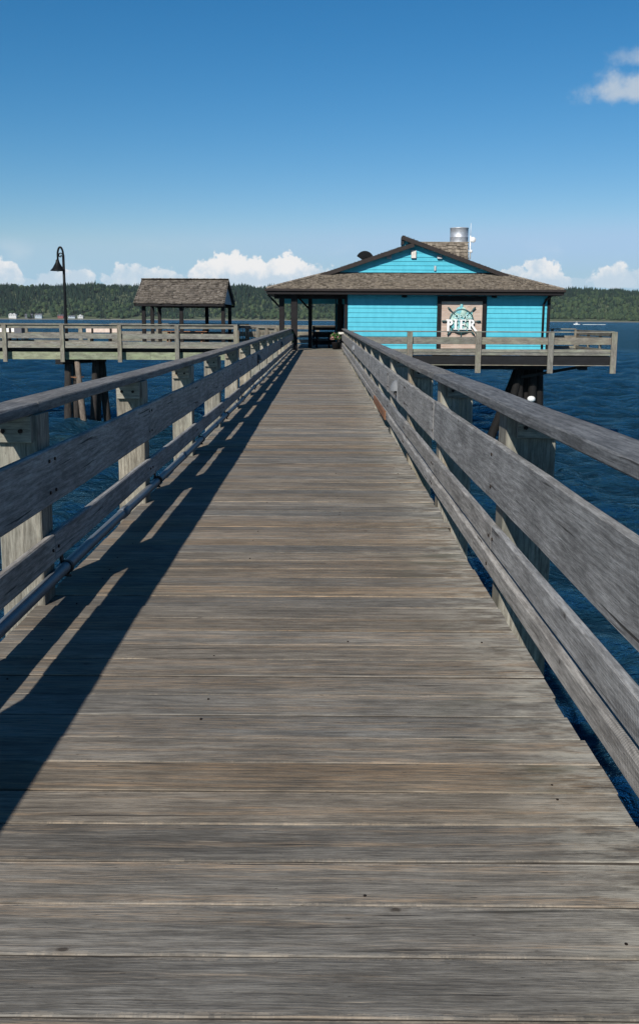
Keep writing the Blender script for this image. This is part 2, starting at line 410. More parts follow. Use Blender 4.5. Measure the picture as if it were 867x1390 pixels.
# ------------------------------------------------------------------ far shore
SH = 2500.
def shore_y(x): return SH + 60 * np.sin(x * .0021 + .6) + 25 * np.sin(x * .0073)
def hill_z(x, y):
    d = y - shore_y(x)
    a = np.clip(d / 380, 0, 1); a = a * a * (3 - 2 * a)
    top = 81 + 5 * np.sin(x * .0019 + 1.9) + 4.5 * np.sin(x * .0067 + 1) + 3 * np.sin(x * .0171) + 1.5 * np.sin(x * .043)
    bump = 5 * np.sin(x * .011 + y * .013) * np.clip(d / 200, 0, 1)
    ramp = np.clip(d / 30, -1, 1)
    return WATER - .5 + 3.5 * (ramp + .2) + a * top + bump * (1 - a)
def make_hills():
    xs = np.linspace(-2300, 2300, 231); ds = np.array([-40, -20, -8, 0, 6, 14, 24, 40, 70, 110, 150, 200, 250, 300, 350, 400, 500, 650, 800])
    Xg, Dg = np.meshgrid(xs, ds); Yg = shore_y(Xg) + Dg; Zg = hill_z(Xg, Yg)
    nv, nu = Xg.shape; idx = np.arange(nv * nu).reshape(nv, nu)
    q = np.stack([idx[:-1, :-1], idx[:-1, 1:], idx[1:, 1:], idx[1:, :-1]], -1).reshape(-1, 4)
    m, t, b = newmat('shore_ground')
    co = t.new('ShaderNodeTexCoord').outputs['Object']; s = t.new('ShaderNodeSeparateXYZ'); t.l.new(co, s.inputs[0])
    n = t.noise(co, .03, 5)
    beach = t.rng(t.math('ADD', s.outputs[2], t.math('MULTIPLY', n, 4)), WATER + 2.5, WATER + 4.5, 1, 0)
    g = t.mix(t.rng(n, .4, .6), (.03, .05, .018, 1), (.07, .085, .035, 1))
    t.l.new(t.mix(beach, g, (.22, .19, .155, 1)), b.inputs['Base Color']); b.inputs['Roughness'].default_value = .95
    o = np_mesh('hills', np.stack([Xg, Yg, Zg], -1).reshape(-1, 3), q, m); o['kind'] = 'structure'
make_hills()

def make_forest():
    N = 26000
    x = rng.uniform(-1750, 1750, N); d = 12 + 420 * rng.uniform(0, 1, N) ** .8
    dens = np.sin(x * .013 + 2) + np.sin(x * .031 + d * .02) + np.sin(d * .05 + x * .005)
    low = (d < 45) & (dens < -.2)
    keep = ~low
    # gardens of the shore houses stay open
    for hx, hy, hw in HOUSES_XY:
        keep &= ~((np.abs(x - hx) < hw) & (d < 70) & (rng.uniform(0, 1, N) < .93))
    x, d = x[keep], d[keep]; N = len(x)
    y = shore_y(x) + d; z = hill_z(x, y) - .5
    decid = (rng.uniform(0, 1, N) < np.clip(.75 - d / 260, .06, .8) * (.55 + .45 * np.sin(x * .009 + 1.5)) + np.where(x > 500, .35, 0) * (d < 260))
    VS, FS, A = [], [], []; base = 0
    # conifers: a spire of three ragged skirts
    ci = np.where(~decid)[0]; n = len(ci); K = 7
    hv_ = .86 + .22 * np.sin(x[ci] * .021 + 1) * np.sin(x[ci] * .0077 + d[ci] * .013) + .12 * np.sin(x[ci] * .083 + 2)
    h = hv_ * rng.uniform(11, 21, n) * np.where(rng.uniform(0, 1, n) < .08, 1.25, 1); r = h * rng.uniform(.14, .22, n); pr = rng.uniform(0, 1, n) * .62
    tiers = [(.02, .50, 1.0), (.30, .78, .75), (.55, 1.0, .5)]
    for (b0, b1, rr) in tiers:
        an = np.arange(K) * 2 * math.pi / K
        jit = rng.uniform(.6, 1.25, (n, K)); ring = np.stack([x[ci][:, None] + np.cos(an) * (r * rr)[:, None] * jit, y[ci][:, None] + np.sin(an) * (r * rr)[:, None] * jit, (z[ci] + h * b0)[:, None] + rng.uniform(-.05, .05, (n, K)) * h[:, None]], -1)
        top = np.stack([x[ci] + rng.normal(0, .3, n), y[ci], z[ci] + h * b1], -1)[:, None, :]
        vs = np.concatenate([ring, top], 1).reshape(-1, 3); off = base + np.arange(n) * (K + 1)
        k = np.arange(K); f = np.stack([off[:, None] + k, off[:, None] + (k + 1) % K, np.broadcast_to(off[:, None] + K, (n, K))], -1).reshape(-1, 3)
        VS.append(vs); FS.append(f); A.append(np.repeat(pr, K)); base += len(vs)
    # broadleaf crowns: ragged lumps
    ico = ico_np(1)
    di = np.where(decid)[0]; n = len(di); sv, sf = ico
    h = rng.uniform(8, 16, n); r = h * rng.uniform(.34, .5, n)
    P = sv[None] * rng.uniform(.72, 1.2, (n, len(sv), 1)); P = P * np.stack([r, r, h * .5], -1)[:, None, :]
    P += np.stack([x[di], y[di], z[di] + h * .5], -1)[:, None, :]
    off = base + np.arange(n) * len(sv); f = (off[:, None, None] + sf[None]).reshape(-1, 3)
    VS.append(P.reshape(-1, 3)); FS.append(f); A.append(np.repeat(rng.uniform(.55, 1.0, n), len(sf)))
    m, t, b = newmat('forest_leaves'); pra = t.attr('pr').outputs['Fac']; co = t.new('ShaderNodeTexCoord').outputs['Object']
    cr = t.new('ShaderNodeValToRGB'); t.l.new(pra, cr.inputs[0]); e = cr.color_ramp.elements
    e[0].position = 0; e[0].color = (.008, .018, .013, 1); e[1].position = 1; e[1].color = (.042, .062, .026, 1)
    x1 = e.new(.5); x1.color = (.014, .030, .018, 1); x2 = e.new(.66); x2.color = (.024, .042, .020, 1)
    k = t.rng(t.noise(co, .35, 3), .3, .7, .7, 1.3); vm = t.new('ShaderNodeVectorMath', operation='SCALE'); t.l.new(cr.outputs[0], vm.inputs[0]); t.l.new(k, vm.inputs['Scale'])
    t.l.new(vm.outputs[0], b.inputs['Base Color']); b.inputs['Roughness'].default_value = .9; b.inputs['Specular IOR Level'].default_value = .1
    o = np_mesh('forest', np.concatenate(VS), np.concatenate(FS), m, np.concatenate(A), smooth=False)
    o['kind'] = 'stuff'; tag(o, 'dark evergreen forest covering the long hill across the water', 'forest')
def ico_np(sub):
    import bmesh
    bm = bmesh.new(); bmesh.ops.create_icosphere(bm, subdivisions=sub + 1, radius=1)
    v = np.array([q.co[:] for q in bm.verts]); f = np.array([[w.index for w in q.verts] for q in bm.faces]); bm.free(); return v, f

# houses on the far shore: px of centre, py of base, width m, height m, colours, label
HS = [(18, 429, 20, 8, 'hwhite', 'white shore house with two gables, farthest left across the water'),
      (40, 430, 20, 8, 'hgrey', 'dark grey low shore house right of the white two-gabled house'),
      (53, 430, 18, 8.5, 'hblue', 'pale blue grey shore house beside the dark grey one'),
      (83, 430, 15, 6, 'hred', 'small red shore house just left of the lamp post'),
      (98, 431, 18, 6, 'hblue', 'low blue grey shore house just right of the lamp post'),
      (110, 431, 14, 9, 'hwhite', 'tall narrow white shore house right of the lamp post')]
M['hwhite'] = plain('house_white', (.50, .49, .47), .8); M['hgrey'] = plain('house_dark_grey', (.10, .105, .12), .8); M['hblue'] = plain('house_blue_grey', (.33, .38, .42), .8)
M['hred'] = plain('house_red', (.20, .06, .05), .8); M['hroof'] = plain('house_roof', (.09, .09, .10), .9); M['hglass'] = plain('house_window', (.03, .04, .05), .15)
HOUSES_XY = []
for px, py, w, h, mk, lb in HS:
    for yy in (SH + 20,):
        hx = X_(px, py, SH); hy = float(shore_y(np.array(hx))) + 22
        hx = X_(px, py, hy); HOUSES_XY.append((hx, hy, w * .5 + 3))
make_forest()
def house(i):
    px, py, w, h, mk, lb = HS[i]; hx, hy, _ = HOUSES_XY[i]; h *= .95; z = Z_(px, py, hy); zg = float(hill_z(np.array(hx), np.array(hy))) - 1
    dd = 9.; rt = thing('shore_house', (hx, hy, z), lb, 'house', 'houses along the far shore')
    b = MB(); b.box((hx - w / 2, hy - dd / 2, zg), (hx + w / 2, hy + dd / 2, z + h * .6)); 
    gab = (mk == 'hwhite')
    if gab:   # cross gables facing the water
        for gx in ((-.22, .22) if w > 16 else (0,)):
            a = hx + gx * w; hwid = w * .24
            b.face([(a - hwid, hy - dd / 2 - .3, z + h * .6), (a + hwid, hy - dd / 2 - .3, z + h * .6), (a, hy - dd / 2 - .3, z + h)])
    b.build('wall', M[mk], rt)
    r = MB(); zt = z + h * .6
    if gab:
        for gx in ((-.22, .22) if w > 16 else (0,)):
            a = hx + gx * w; hwid = w * .27; y0, y1 = hy - dd / 2 - .6, hy + dd / 2
            r.beam((a - hwid / 2, y0, zt + h * .2), (a - hwid / 2, y1, zt + h * .2), (hwid, 0, h * .4 + .3), math.hypot(hwid, h * .4), .35)
            r.beam((a + hwid / 2, y0, zt + h * .2), (a + hwid / 2, y1, zt + h * .2), (hwid, 0, -h * .4 - .3), math.hypot(hwid, h * .4), .35)
    else:
        hy0, hy1 = hy - dd / 2 - .6, hy + dd / 2 + .6
        r.face([(hx - w * .54, hy0, zt), (hx + w * .54, hy0, zt), (hx + w * .5, hy, z + h), (hx - w * .5, hy, z + h)])
        r.face([(hx + w * .54, hy1, zt), (hx - w * .54, hy1, zt), (hx - w * .5, hy, z + h), (hx + w * .5, hy, z + h)])
        for sg in (-1, 1): r.face([(hx + sg * w * .54, hy0, zt), (hx + sg * w * .54, hy1, zt), (hx + sg * w * .5, hy, z + h)])
    rf = r.build('roof', M['hroof'], rt)
    c = MB(); c.box((hx + w * .2, hy, z + h * .8), (hx + w * .2 + 1, hy + 1, z + h * 1.08)); c.build('chimney', M['hroof'], rf)
    n = max(2, int(w / 4.5))
    for k in range(n):
        wx = hx - w / 2 + w * (k + .5) / n
        g = MB(); g.box((wx - 1.1, hy - dd / 2 - .4, z + 1.4), (wx + 1.1, hy - dd / 2 - .05, z + 3.4)); g.build('window', M['hglass'], rt)
for i in range(len(HS)): house(i)

# motor boat and wake
def boat():
    p = at(782, 441.3, 1150); x, y, z = p.x, p.y, WATER
    rt = thing('motor_boat', (x, y, z), 'small white motor boat heading left, trailing a wake on the far water', 'boat')
    b = MB(); L = 7.5
    st = [(-.5, .75, .95), (-.2, 1.1, .9), (.2, 1.2, .8), (.5, 1.1, .75)]
    rings = []
    for f, w, hh in st:
        w2 = w if f > -.5 else .1; rings.append([V((x + f * L, y - w2, z + hh)), V((x + f * L, y - w2 * .7, z - .1)), V((x + f * L, y + w2 * .7, z - .1)), V((x + f * L, y + w2, z + hh))])
    for i in range(3):
        for k in range(4): b.face([rings[i][k], rings[i][(k + 1) % 4], rings[i + 1][(k + 1) % 4], rings[i + 1][k]])
    b.face(rings[3]); b.build('hull', M['white'], rt)
    c = MB(); c.box((x - 1.4, y - .8, z + .8), (x + .9, y + .8, z + 2.3)); c.box((x - .2, y - .05, z + 2.3), (x, y + .05, z + 4.2)); cb = c.build('cabin', M['white'], rt)
    g = MB(); g.box((x - 1.3, y - .84, z + 1.5), (x + .7, y - .81, z + 2.1)); g.build('window', M['hglass'], cb)
    e = MB(); e.box((x + L * .5, y - .25, z), (x + L * .5 + .5, y + .25, z + 1.3)); e.build('outboard_engine', M['hred'], rt)
    w = MB()
    for i in range(60):
        q = random.random(); wx = x + 8 + q * 26; ww = U(.6, 2.2) * (1 - q * .5)
        w.beam((wx - ww, y + U(-1.5, 1.5) * (.3 + q), z + .25), (wx + ww, y + U(-1.5, 1.5) * (.3 + q), z + .25), (0, 1, 0), U(.5, 1.2), U(.2, .5), .02)
    o = w.build('boat_wake', M['white']); o['kind'] = 'stuff'; tag(o, 'white foam wake stretching right behind the small motor boat', 'wake')
boat()

# ------------------------------------------------------------------ main pier deck
def make_deck():
    b = MB(); y = Y0
    while y < Y1:
        w = PITCH - U(.005, .0095); dz = U(-.0025, .0025); tl = U(-.002, .002)
        cl = DL - U(0, .012); cr = DR + U(-.012, .016)
        yc = y + PITCH / 2; z = -.0275 + zoff(yc) + dz
        near = yc < 14
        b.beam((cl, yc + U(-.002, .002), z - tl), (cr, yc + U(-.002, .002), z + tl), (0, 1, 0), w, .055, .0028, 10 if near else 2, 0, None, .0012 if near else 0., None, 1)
        y += PITCH
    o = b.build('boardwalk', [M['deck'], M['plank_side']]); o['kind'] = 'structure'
    # nail heads and joists belong to the boardwalk structure
    n = MB(); y = Y0
    while y < 24:
        yc = y + PITCH / 2
        for X in (-1.25, -.45, .12, .72):
            for s in (-.05, .05):
                if random.random() < .15:
                    xx = X + U(-.02, .02); yy = yc + s + U(-.008, .008); zz = zoff(yc) + .0032
                    n.tube([(xx, yy, zz - .006), (xx, yy, zz)], .0042, 6, smooth=False)
        y += PITCH
    n.build('nail_heads', M['bolt'], o, kind='stuff')
    j = MB()
    for X in (-1.2, -.4, .2, .72):
        for k in range(10): 
            a = Y0 + k * 4.9
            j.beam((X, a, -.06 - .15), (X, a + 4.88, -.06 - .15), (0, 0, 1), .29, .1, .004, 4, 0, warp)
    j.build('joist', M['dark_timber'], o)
make_deck()

# ------------------------------------------------------------------ pier railings
SP = 2.745
def bolts(b, x, y, zs, sgn, mi=1):
    for z in zs:
        zz = z + zoff(y); b.tube([(x, y, zz), (x + sgn * .006, y, zz)], .009, 8, mi, smooth=False)
def pier_rail(side):
    left = side < 0
    lab = ('long weathered timber railing in shade along the left edge of the boardwalk, with pipe' if left else
           'long sunlit grey timber railing along the right edge of the boardwalk')
    rt = thing('pier_railing', (side * 1.4 if left else 1.0, 20, 0), lab, 'railing', 'timber railings along the boardwalk')
    if left: xb, xp, pw, cx0, cx1, y0p = -1.372, -1.408, .212, -1.59 * S, -1.405 * S, 4.58
    else:    xb, xp, pw, cx0, cx1, y0p = .922, .962, .265, .90 * S, 1.085 * S, 4.86
    if left: rows = [('w', .512, .80), ('s', .20, .350)]
    else: rows = [('w', .483, .802), ('s', .212, .352), ('c', .064, .180)]
    ks = range(-3, 15)
    posts = [y0p + SP * k for k in ks if y0p + SP * k < 44.6]
    PZ = .975
    for yk in posts:
        zt = PZ + zoff(yk + .1)
        p = MB(); xa, xo = (xp + .001 * side, xp + side * pw); xc = (xa + xo) / 2
        p.beam((xc, yk + .1, -.75), (xc + U(-.004, .004), yk + .1, zt), (1, 0, 0), pw, .2, .006, 5, 0, None, .002)
        po = p.build('rail_post', M['post'], rt)
        c = MB()
        # cleat bolted to the face of the post, under the handrail
        xl, xr = (min(xc - pw * .5, xc + pw * .5), max(xc - pw * .5, xc + pw * .5))
        if left: xl, xr = xl + .015, xr - .02
        else: xl, xr = xl + .055, xr + .004
        c.beam((xl, yk - .021, zt - .068), (xr, yk - .021, zt - .068), (0, 0, 1), .13, .038, .004)
        for bx in (xl + .04, xr - .05): c.tube([(bx, yk - .041, zt - .075), (bx, yk - .05, zt - .075)], .011, 8, 1, smooth=False)
        c.build('cleat', [M['post'] , M['bolt']], po)
    tb = .045
    for kind, z0, z1 in rows:
        yy = posts[0] - .6 if kind != 's' else posts[0]; i = 0
        idx = 2 if kind == 'w' else (1 if kind == 's' else 2)
        ends = [posts[0] - .3] + [posts[q] + .1 for q in range(idx, len(posts), 2)] + [44.9]
        for e0, e1 in zip(ends[:-1], ends[1:]):
            if e1 - e0 < .5: continue
            b = MB(); xm = (xb + xp) / 2
            thick = abs(xp - xb)
            if kind == 'c': thick *= 1.5; xm = xb + side * thick / 2 - .008
            mk = M['board']
            j = U(-.006, .006)
            b.beam((xm, e0 + .004, (z0 + z1) / 2 + j), (xm, e1 - .004, (z0 + z1) / 2 + U(-.006, .006)), (0, 0, 1), z1 - z0, thick, .007 if kind != 'c' else .018, max(3, int((e1 - e0) / .5)), 0, warp, .0022)
            for yk in posts:
                if e0 <= yk + .1 <= e1:
                    for dy in (.05, .15):
                        if e0 + .02 < yk + dy < e1 - .02 and random.random() < .9:
                            bolts(b, xb - side * 0.0 if kind != 'c' else xb - side * .008, yk + dy, [z0 + (z1 - z0) * .22, z0 + (z1 - z0) * .78] if kind == 'w' else [(z0 + z1) / 2], -side)
            o = b.build('rail_board', [mk, M['bolt']], rt)
        if kind == 'c':
            b = MB(); b.beam((xb - .012, 13.4, .118), (xb - .012, 16.3, .118), (0, 0, 1), .125, .03, .01, 6, 0, warp, .001)
            b.build('rail_patch', M['rusty'], rt, label='rusty brown board patched on the lowest rail')
    # handrail planks
    ends = [posts[0] - .4] + [posts[q] + .1 for q in range(3 if left else 2, len(posts), 2)] + [44.95]
    for e0, e1 in zip(ends[:-1], ends[1:]):
        if e1 - e0 < .5: continue
        b = MB()
        b.beam(((cx0 + cx1) / 2 + U(-.005, .005), e0 + .003, PZ + .029), ((cx0 + cx1) / 2 + U(-.005, .005), e1 - .003, PZ + .029), (1, 0, 0), cx1 - cx0, .055, .007, int((e1 - e0) / .4), 0, warp, .0025)
        b.build('handrail', M['cap'], rt)
    return posts
postsL = pier_rail(-1); postsR = pier_rail(1)

# water pipe clamped along the foot of the left railing
def pipe():
    rt = thing('water_pipe', (-1.42, 20, 0), 'grey blue pipe clamped low along the left railing above the deck edge', 'pipe')
    xp, zp = -1.385, .116
    b = MB(); pts = [warp(V((xp + .004 * math.sin(i), Y0 + i * 1.0, zp + (.006 * math.sin(i * .9))))) for i in range(49)]
    b.tube(pts, .031, 14); b.build('pipe', M['pipe'], rt)
    for k in range(16):
        y = 3.55 + k * 2.85 * 1.0
        if y > 44: break
        c = MB(); p = warp(V((xp, y, zp)))
        c.tube([p + V((0, -.07, 0)), p + V((0, .07, 0))], .037, 14)
        c.build('coupling', M['pipe'], rt)
        c = MB(); q = warp(V((xp, y + 1.35, zp)))
        c.tube([q + V((0, -.02, 0)), q + V((0, .02, 0))], .040, 14)
        c.beam(q + V((-.02, 0, .02)), q + V((-.03, 0, .15)), (0, 1, 0), .04, .012); c.beam(q + V((.0, -.03, -.035)), q + V((.0, .05, -.06)), (1, 0, 0), .03, .014)
        c.build('clamp', M['pipedark'], rt)
pipe()

# hooded step lights on the rail boards
def step_light(side, y, lab):
    z = .62 + zoff(y); x = (-1.372 if side < 0 else .922); n = -side
    rt = thing('step_light', (x, y, z), lab, 'light', 'hooded step lights on the railings')
    m = M['shaded'] if side < 0 else M['galv']
    b = MB(); prof = [(.001, .0)] + [(.11 * math.sin(a), .075 * (1 - math.cos(a))) for a in [i * math.pi / 16 for i in range(1, 9)]]
    # a quarter-dome hood: flat back on the board, open below
    for i in range(8):
        for k in range(10):
            def P(i, k):
                a = i * math.pi / 2 / 8; th = k * math.pi / 10
                return V((x + n * .085 * math.sin(th) * math.cos(a) , y - .115 * math.cos(th) * math.cos(a), z + .13 * math.sin(a)))
            b.face([P(i, k), P(i, k + 1), P(i + 1, k + 1), P(i + 1, k)], smooth=True)
    b.build('hood', m, rt)
    c = MB(); c.box((min(x, x + n * .008), y - .12, z - .11), (max(x, x + n * .008), y + .12, z + .13)); c.build('back_plate', m, rt)
    g = MB(); g.tube([(x + n * .01, y - .07, z - .035), (x + n * .01, y + .07, z - .035)], .025, 10); g.build('lens', M['pipedark'], rt)
step_light(1, 11.55, 'galvanised hooded step light on the right railing, the nearer of two')
step_light(1, 27.2, 'galvanised hooded step light on the right railing, the farther of two')
step_light(-1, 19.9, 'shade-darkened hooded step light on the left railing, the nearer of two')
step_light(-1, 31.2, 'shade-darkened hooded step light on the left railing, the farther of two')

# ------------------------------------------------------------------ platforms
LA, LB = 50.0, 53.6            # left arm, front and back edge
PX0, PX1, PF, PB = -2.3, X_(833, 480, 42.5) - .1, 42.55, 56.4
def platforms():
    b = MB(); y = 50.08
    while y < LB:
        b.beam((-46, y, -.035), (-4.6, y, -.035), (0, 1, 0), .185, .06, .004, 6); y += .19
    while y < 59:
        b.beam((-13.2, y, -.035), (-4.6, y, -.035), (0, 1, 0), .185, .06, .004, 2); y += .19
    y = PF + .1
    o = b.build('arm_deck', M['farwood']); o['kind'] = 'structure'
    b = MB(); y = PF + .1
    while y < PB:
        xl = DR + .03 if y < Y1 else (PX0 if y < 46.4 else max(-4.62, PX0 - (y - 46.4) * .7))
        b.beam((xl, y, -.037), (PX1, y, -.037), (0, 1, 0), .185, .06, .004, 4); y += .19
    o2 = b.build('platform_deck', M['farwood']); o2['kind'] = 'structure'
    f = MB()
    f.beam((-46, LA + .02, -.03), (-4.62, LA + .02, -.03), (0, 0, 1), .16, .06)
    f.build('edge_board', M['farwood'], o)
    for k in range(9):
        g = MB(); a = -46 + k * 4.6; g.beam((a, LA + .35, -.53), (a + 4.59, LA + .35, -.53), (0, 0, 1), .40, .1); g.build('fascia', M['fascia'], o)
    g = MB(); g.beam((-46, LA + .5, -.2), (-4.7, LA + .5, -.2), (0, 0, 1), .24, .3); g.beam((-46, LB - .3, -.4), (-4.7, LB - .3, -.4), (0, 0, 1), .6, .2)
    for k in range(18): g.beam((-46 + k * 2.4, LA + .42, -.22), (-46 + k * 2.4, LB - .2, -.22), (0, 0, 1), .24, .1)
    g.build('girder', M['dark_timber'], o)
    g = MB()
    g.beam((DR + .1, PF + .12, -.33), (PX1, PF + .12, -.33), (0, 0, 1), .40, .1)
    g.beam((PX1 - .1, PF + .2, -.33), (PX1 - .1, PB, -.33), (0, 0, 1), .40, .1)
    g.beam((DR + .1, PB - .2, -.33), (PX1 - .2, PB - .2, -.33), (0, 0, 1), .40, .1)
    g.beam((2.5, PF + 1.6, -.66), (PX1 - 2.6, PF + 1.6, -.66), (0, 0, 1), .32, .3)
    g.beam((2.5, 50., -.66), (PX1 - 2.6, 50., -.66), (0, 0, 1), .32, .3)
    for k in range(6): g.beam((1.2 + k * 2.3, PF + .3, -.24), (1.2 + k * 2.3, PB - .3, -.24), (0, 0, 1), .26, .12)
    for xx in (10.2, 12.9): g.beam((xx - .8 * (xx > 12), PF + 1.9, -.72), (xx - .8 * (xx > 12) + .4, PF + 1.9, -.72), (0, 1, 0), .3, .25)
    g.beam((9.3, PF + 1.2, -1.15), (12.6, PF + 1.2, -.56), (0, 0, 1), .12, .16)
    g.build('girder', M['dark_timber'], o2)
    e = MB(); e.beam((DR + .1, PF + .05, -.55), (PX1, PF + .05, -.55), (0, 0, 1), .03, .06); e.beam((DR + .1, PF + .03, -.05), (PX1, PF + .03, -.05), (0, 0, 1), .11, .06); e.build('edge_board', M['farwood'], o2)
platforms()

def far_rail(label, p0, p1, posts, out, cap_z=1.16, wide=(.39, .66), sec=(.04, .24), bot=-.85, sub=True, group='timber railings around the pier platforms', pw=.22, mat='farwood', capw=.16):
    """posts: distances from p0 towards p1; out: unit vector pointing away from the deck"""
    p0, p1, out = V(p0), V(p1), V(out); d = (p1 - p0); L = d.length; d.normalize()
    rt = thing('platform_railing', p0, label, 'railing', group)
    for q in posts:
        c = p0 + d * q; b = MB(); b.beam(c + out * .06 + V((0, 0, bot)), c + out * .06 + V((0, 0, cap_z - .045)), d, pw, .11, .006); b.build('rail_post', M[mat], rt)
    stops = sorted(set([0.] + [q for i, q in enumerate(posts) if i % 2 == 1 and .5 < q < L - .5] + [L]))
    for e0, e1 in zip(stops[:-1], stops[1:]):
        for z0, z1 in (wide, sec):
            b = MB(); c0, c1 = p0 + d * (e0 + .005) - out * .025, p0 + d * (e1 - .005) - out * .025
            b.beam(c0 + V((0, 0, (z0 + z1) / 2)), c1 + V((0, 0, (z0 + z1) / 2 + U(-.008, .008))), (0, 0, 1), z1 - z0, .04, .004, 3, 0, None, .003); b.build('rail_board', M[mat], rt)
        b = MB(); c0, c1 = p0 + d * (e0 + .004) + out * .03, p0 + d * (e1 - .004) + out * .03
        b.beam(c0 + V((0, 0, cap_z - .022)), c1 + V((0, 0, cap_z - .022)), out, capw, .044, .004, 3, 0, None, .003); b.build('handrail', M[mat], rt)
        if sub:
            b = MB(); c0, c1 = p0 + d * (e0 + .005) - out * .02, p0 + d * (e1 - .005) - out * .02
            b.beam(c0 + V((0, 0, cap_z - .15)), c1 + V((0, 0, cap_z - .15)), (0, 0, 1), .18, .04); b.build('sub_rail', M[mat], rt)
    return rt
xs = [X_(p, 450, LA) for p in (6.5, 84.5, 162.5, 240.5, 320)]
allx = [xs[0] - 3.1 * k for k in range(9, 0, -1)] + xs
x0 = allx[0]
far_rail('long railing along the near edge of the left pier arm, below the street lamp', (x0, LA, 0), (xs[-1] + .1, LA, 0), [x - x0 for x in allx], (0, -1, 0))
bx = [x0 + 3.1 * k for k in range(14) if x0 + 3.1 * k < -4.6]
far_rail('railing along the far edge of the left pier arm, behind the benches', (x0, LB, 0), (-13.2, LB, 0), [x - x0 for x in bx if x < -13.2] + [-13.25 - x0], (0, 1, 0), bot=-.4)
# building platform rails
fx = [X_(p, 470, PF) for p in (555.6, 648.5, 746.5, 832)]
far_rail('railing in front of the turquoise building, right of the boardwalk', (DR + .28, PF, 0), (fx[-1] + .12, PF, 0), [x - DR - .28 for x in fx], (0, -1, 0), cap_z=.97, wide=(.38, .70), sec=(.03, .17), bot=-.9, sub=False, pw=.25, capw=.2)
far_rail('side railing at the right end of the building platform', (PX1 + .02, PF + .15, 0), (PX1 + .02, 48.6, 0), [2.0, 4.0, 5.9], (1, 0, 0), cap_z=.99, wide=(.42, .70), sec=(.03, .17), bot=-.5, sub=True, pw=.15)
far_rail('short railing joining the building to the right side railing', (10.95, 48.7, 0), (PX1 - .02, 48.7, 0), [.9, 2.1], (0, 1, 0), cap_z=1.05, wide=(.42, .70), sec=(.03, .17), bot=-.5, sub=False, pw=.12)
far_rail('railing behind the covered porch, seen between the porch posts', (-4.6, 56.2, 0), (1.3, 56.2, 0), [.1, 2.3, 4.3, 5.8], (0, 1, 0), cap_z=1.1, wide=(.38, .72), sec=(.06, .26), bot=-.4, sub=True)
far_rail('railing along the water side of the platform behind the shake roofed shelter', (-13.2, 59.0, 0), (-4.6, 59.0, 0), [0, 2.9, 5.8, 8.5], (0, 1, 0), bot=-.4)
far_rail('dark brown railing in the porch shade behind the picnic table', (X_(424, 450, 52.6), 52.6, 0), (X_(457, 450, 52.6), 52.6, 0), [.06, 1.3], (0, 1, 0), cap_z=1.1, wide=(.48, .78), sec=(.05, .3), bot=0, sub=True, mat='brown', pw=.12)  # railing in the dark brown trim colour
c1 = V((-4.62, LA, 0)); c2 = V((X_(351, 450, 48.2), 48.2, 0)); c3 = V((X_(377, 450, 46.4), 46.4, 0))
dd = (c3 - c2).normalized(); far_rail('short angled railing between the left arm and the porch', c2, c3, [.05, (c3 - c2).length * .5, (c3 - c2).length - .05], V((dd.y, -dd.x, 0)), cap_z=1.05, bot=-.6)
def picket():
    rt = thing('picket_panel', (-4.4, LB - .2, 0), 'black metal picket fence panel between the shelter and the porch', 'fence')
    xa, xb = X_(322, 450, LB), X_(377, 450, LB); b = MB()
    for z in (.12, .95): b.beam((xa, LB, z), (xb, LB, z), (0, 0, 1), .05, .04)
    b.build('frame', M['metal_black'], rt); n = int((xb - xa) / .16)
    for i in range(n + 1):
        x = xa + (xb - xa) * i / n; p = MB(); p.tube([(x, LB, .12), (x, LB, .95)], .018, 6); p.build('picket', M['metal_black'], rt)
    c = MB(); c.beam((xa, LB, 1.1), (xb, LB, 1.1), (0, 1, 0), .16, .05); c.build('handrail', M['farwood'], rt)
    for x in (xa, xb): c = MB(); c.beam((x, LB, -.3), (x, LB, 1.07), (1, 0, 0), .2, .15); c.build('rail_post', M['farwood'], rt)
picket()

# ------------------------------------------------------------------ piles
def pile(p0, p1, r, lab, mat='pile', group='timber pilings holding up the pier'):
    p0, p1 = V(p0), V(p1); rt = MB(); pts = []; rad = []
    for i in range(13):
        f = i / 12; pts.append(p0.lerp(p1, f)); rad.append(r * (1 + .22 * f) * U(.95, 1.05))
    rt.tube(pts, rad, 14, 0, True, True, .05); o = rt.build('piling', M[mat]); tag(o, lab, 'piling', group); return o
def px_pile(xa, ya, xb, yb, Y, r, lab, mat='pile', Yb=None):
    a = at(xa, ya, Y); b = at(xb, yb, Yb or Y); dirv = (b - a).normalized()
    b2 = a + dirv * ((WATER - 3 - a.z) / dirv.z); return pile(a, b2, r, lab, mat)
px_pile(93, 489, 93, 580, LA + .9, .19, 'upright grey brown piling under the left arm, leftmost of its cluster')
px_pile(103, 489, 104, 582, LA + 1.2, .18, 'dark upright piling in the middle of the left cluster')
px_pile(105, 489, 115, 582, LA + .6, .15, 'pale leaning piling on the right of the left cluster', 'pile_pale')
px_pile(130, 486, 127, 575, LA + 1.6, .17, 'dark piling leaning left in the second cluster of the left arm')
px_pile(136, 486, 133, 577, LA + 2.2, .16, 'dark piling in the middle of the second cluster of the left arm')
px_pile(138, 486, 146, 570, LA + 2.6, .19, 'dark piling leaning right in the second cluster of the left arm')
def capbeam():
    a = at(84, 490.5, LA + .7); b = at(137, 488, LB - .5); m = MB(); m.beam((a.x, LA + .2, -.86), (b.x, LB, -.86), (0, 0, 1), .26, .5)
    tag(m.build('pile_cap', M['dark_timber']), 'dark timber beam resting across the tops of the left pilings', 'beam')
    m = MB(); c = at(109, 512, LA + .75); m.tube([c + V((-.66, .25, 0)), c + V((-.2, -.27, 0)), c + V((.25, -.12, .02))], .03, 8)
    tag(m.build('piling_band', M['rusty']), 'rusty band tying the left cluster of pilings together', 'band')
capbeam()
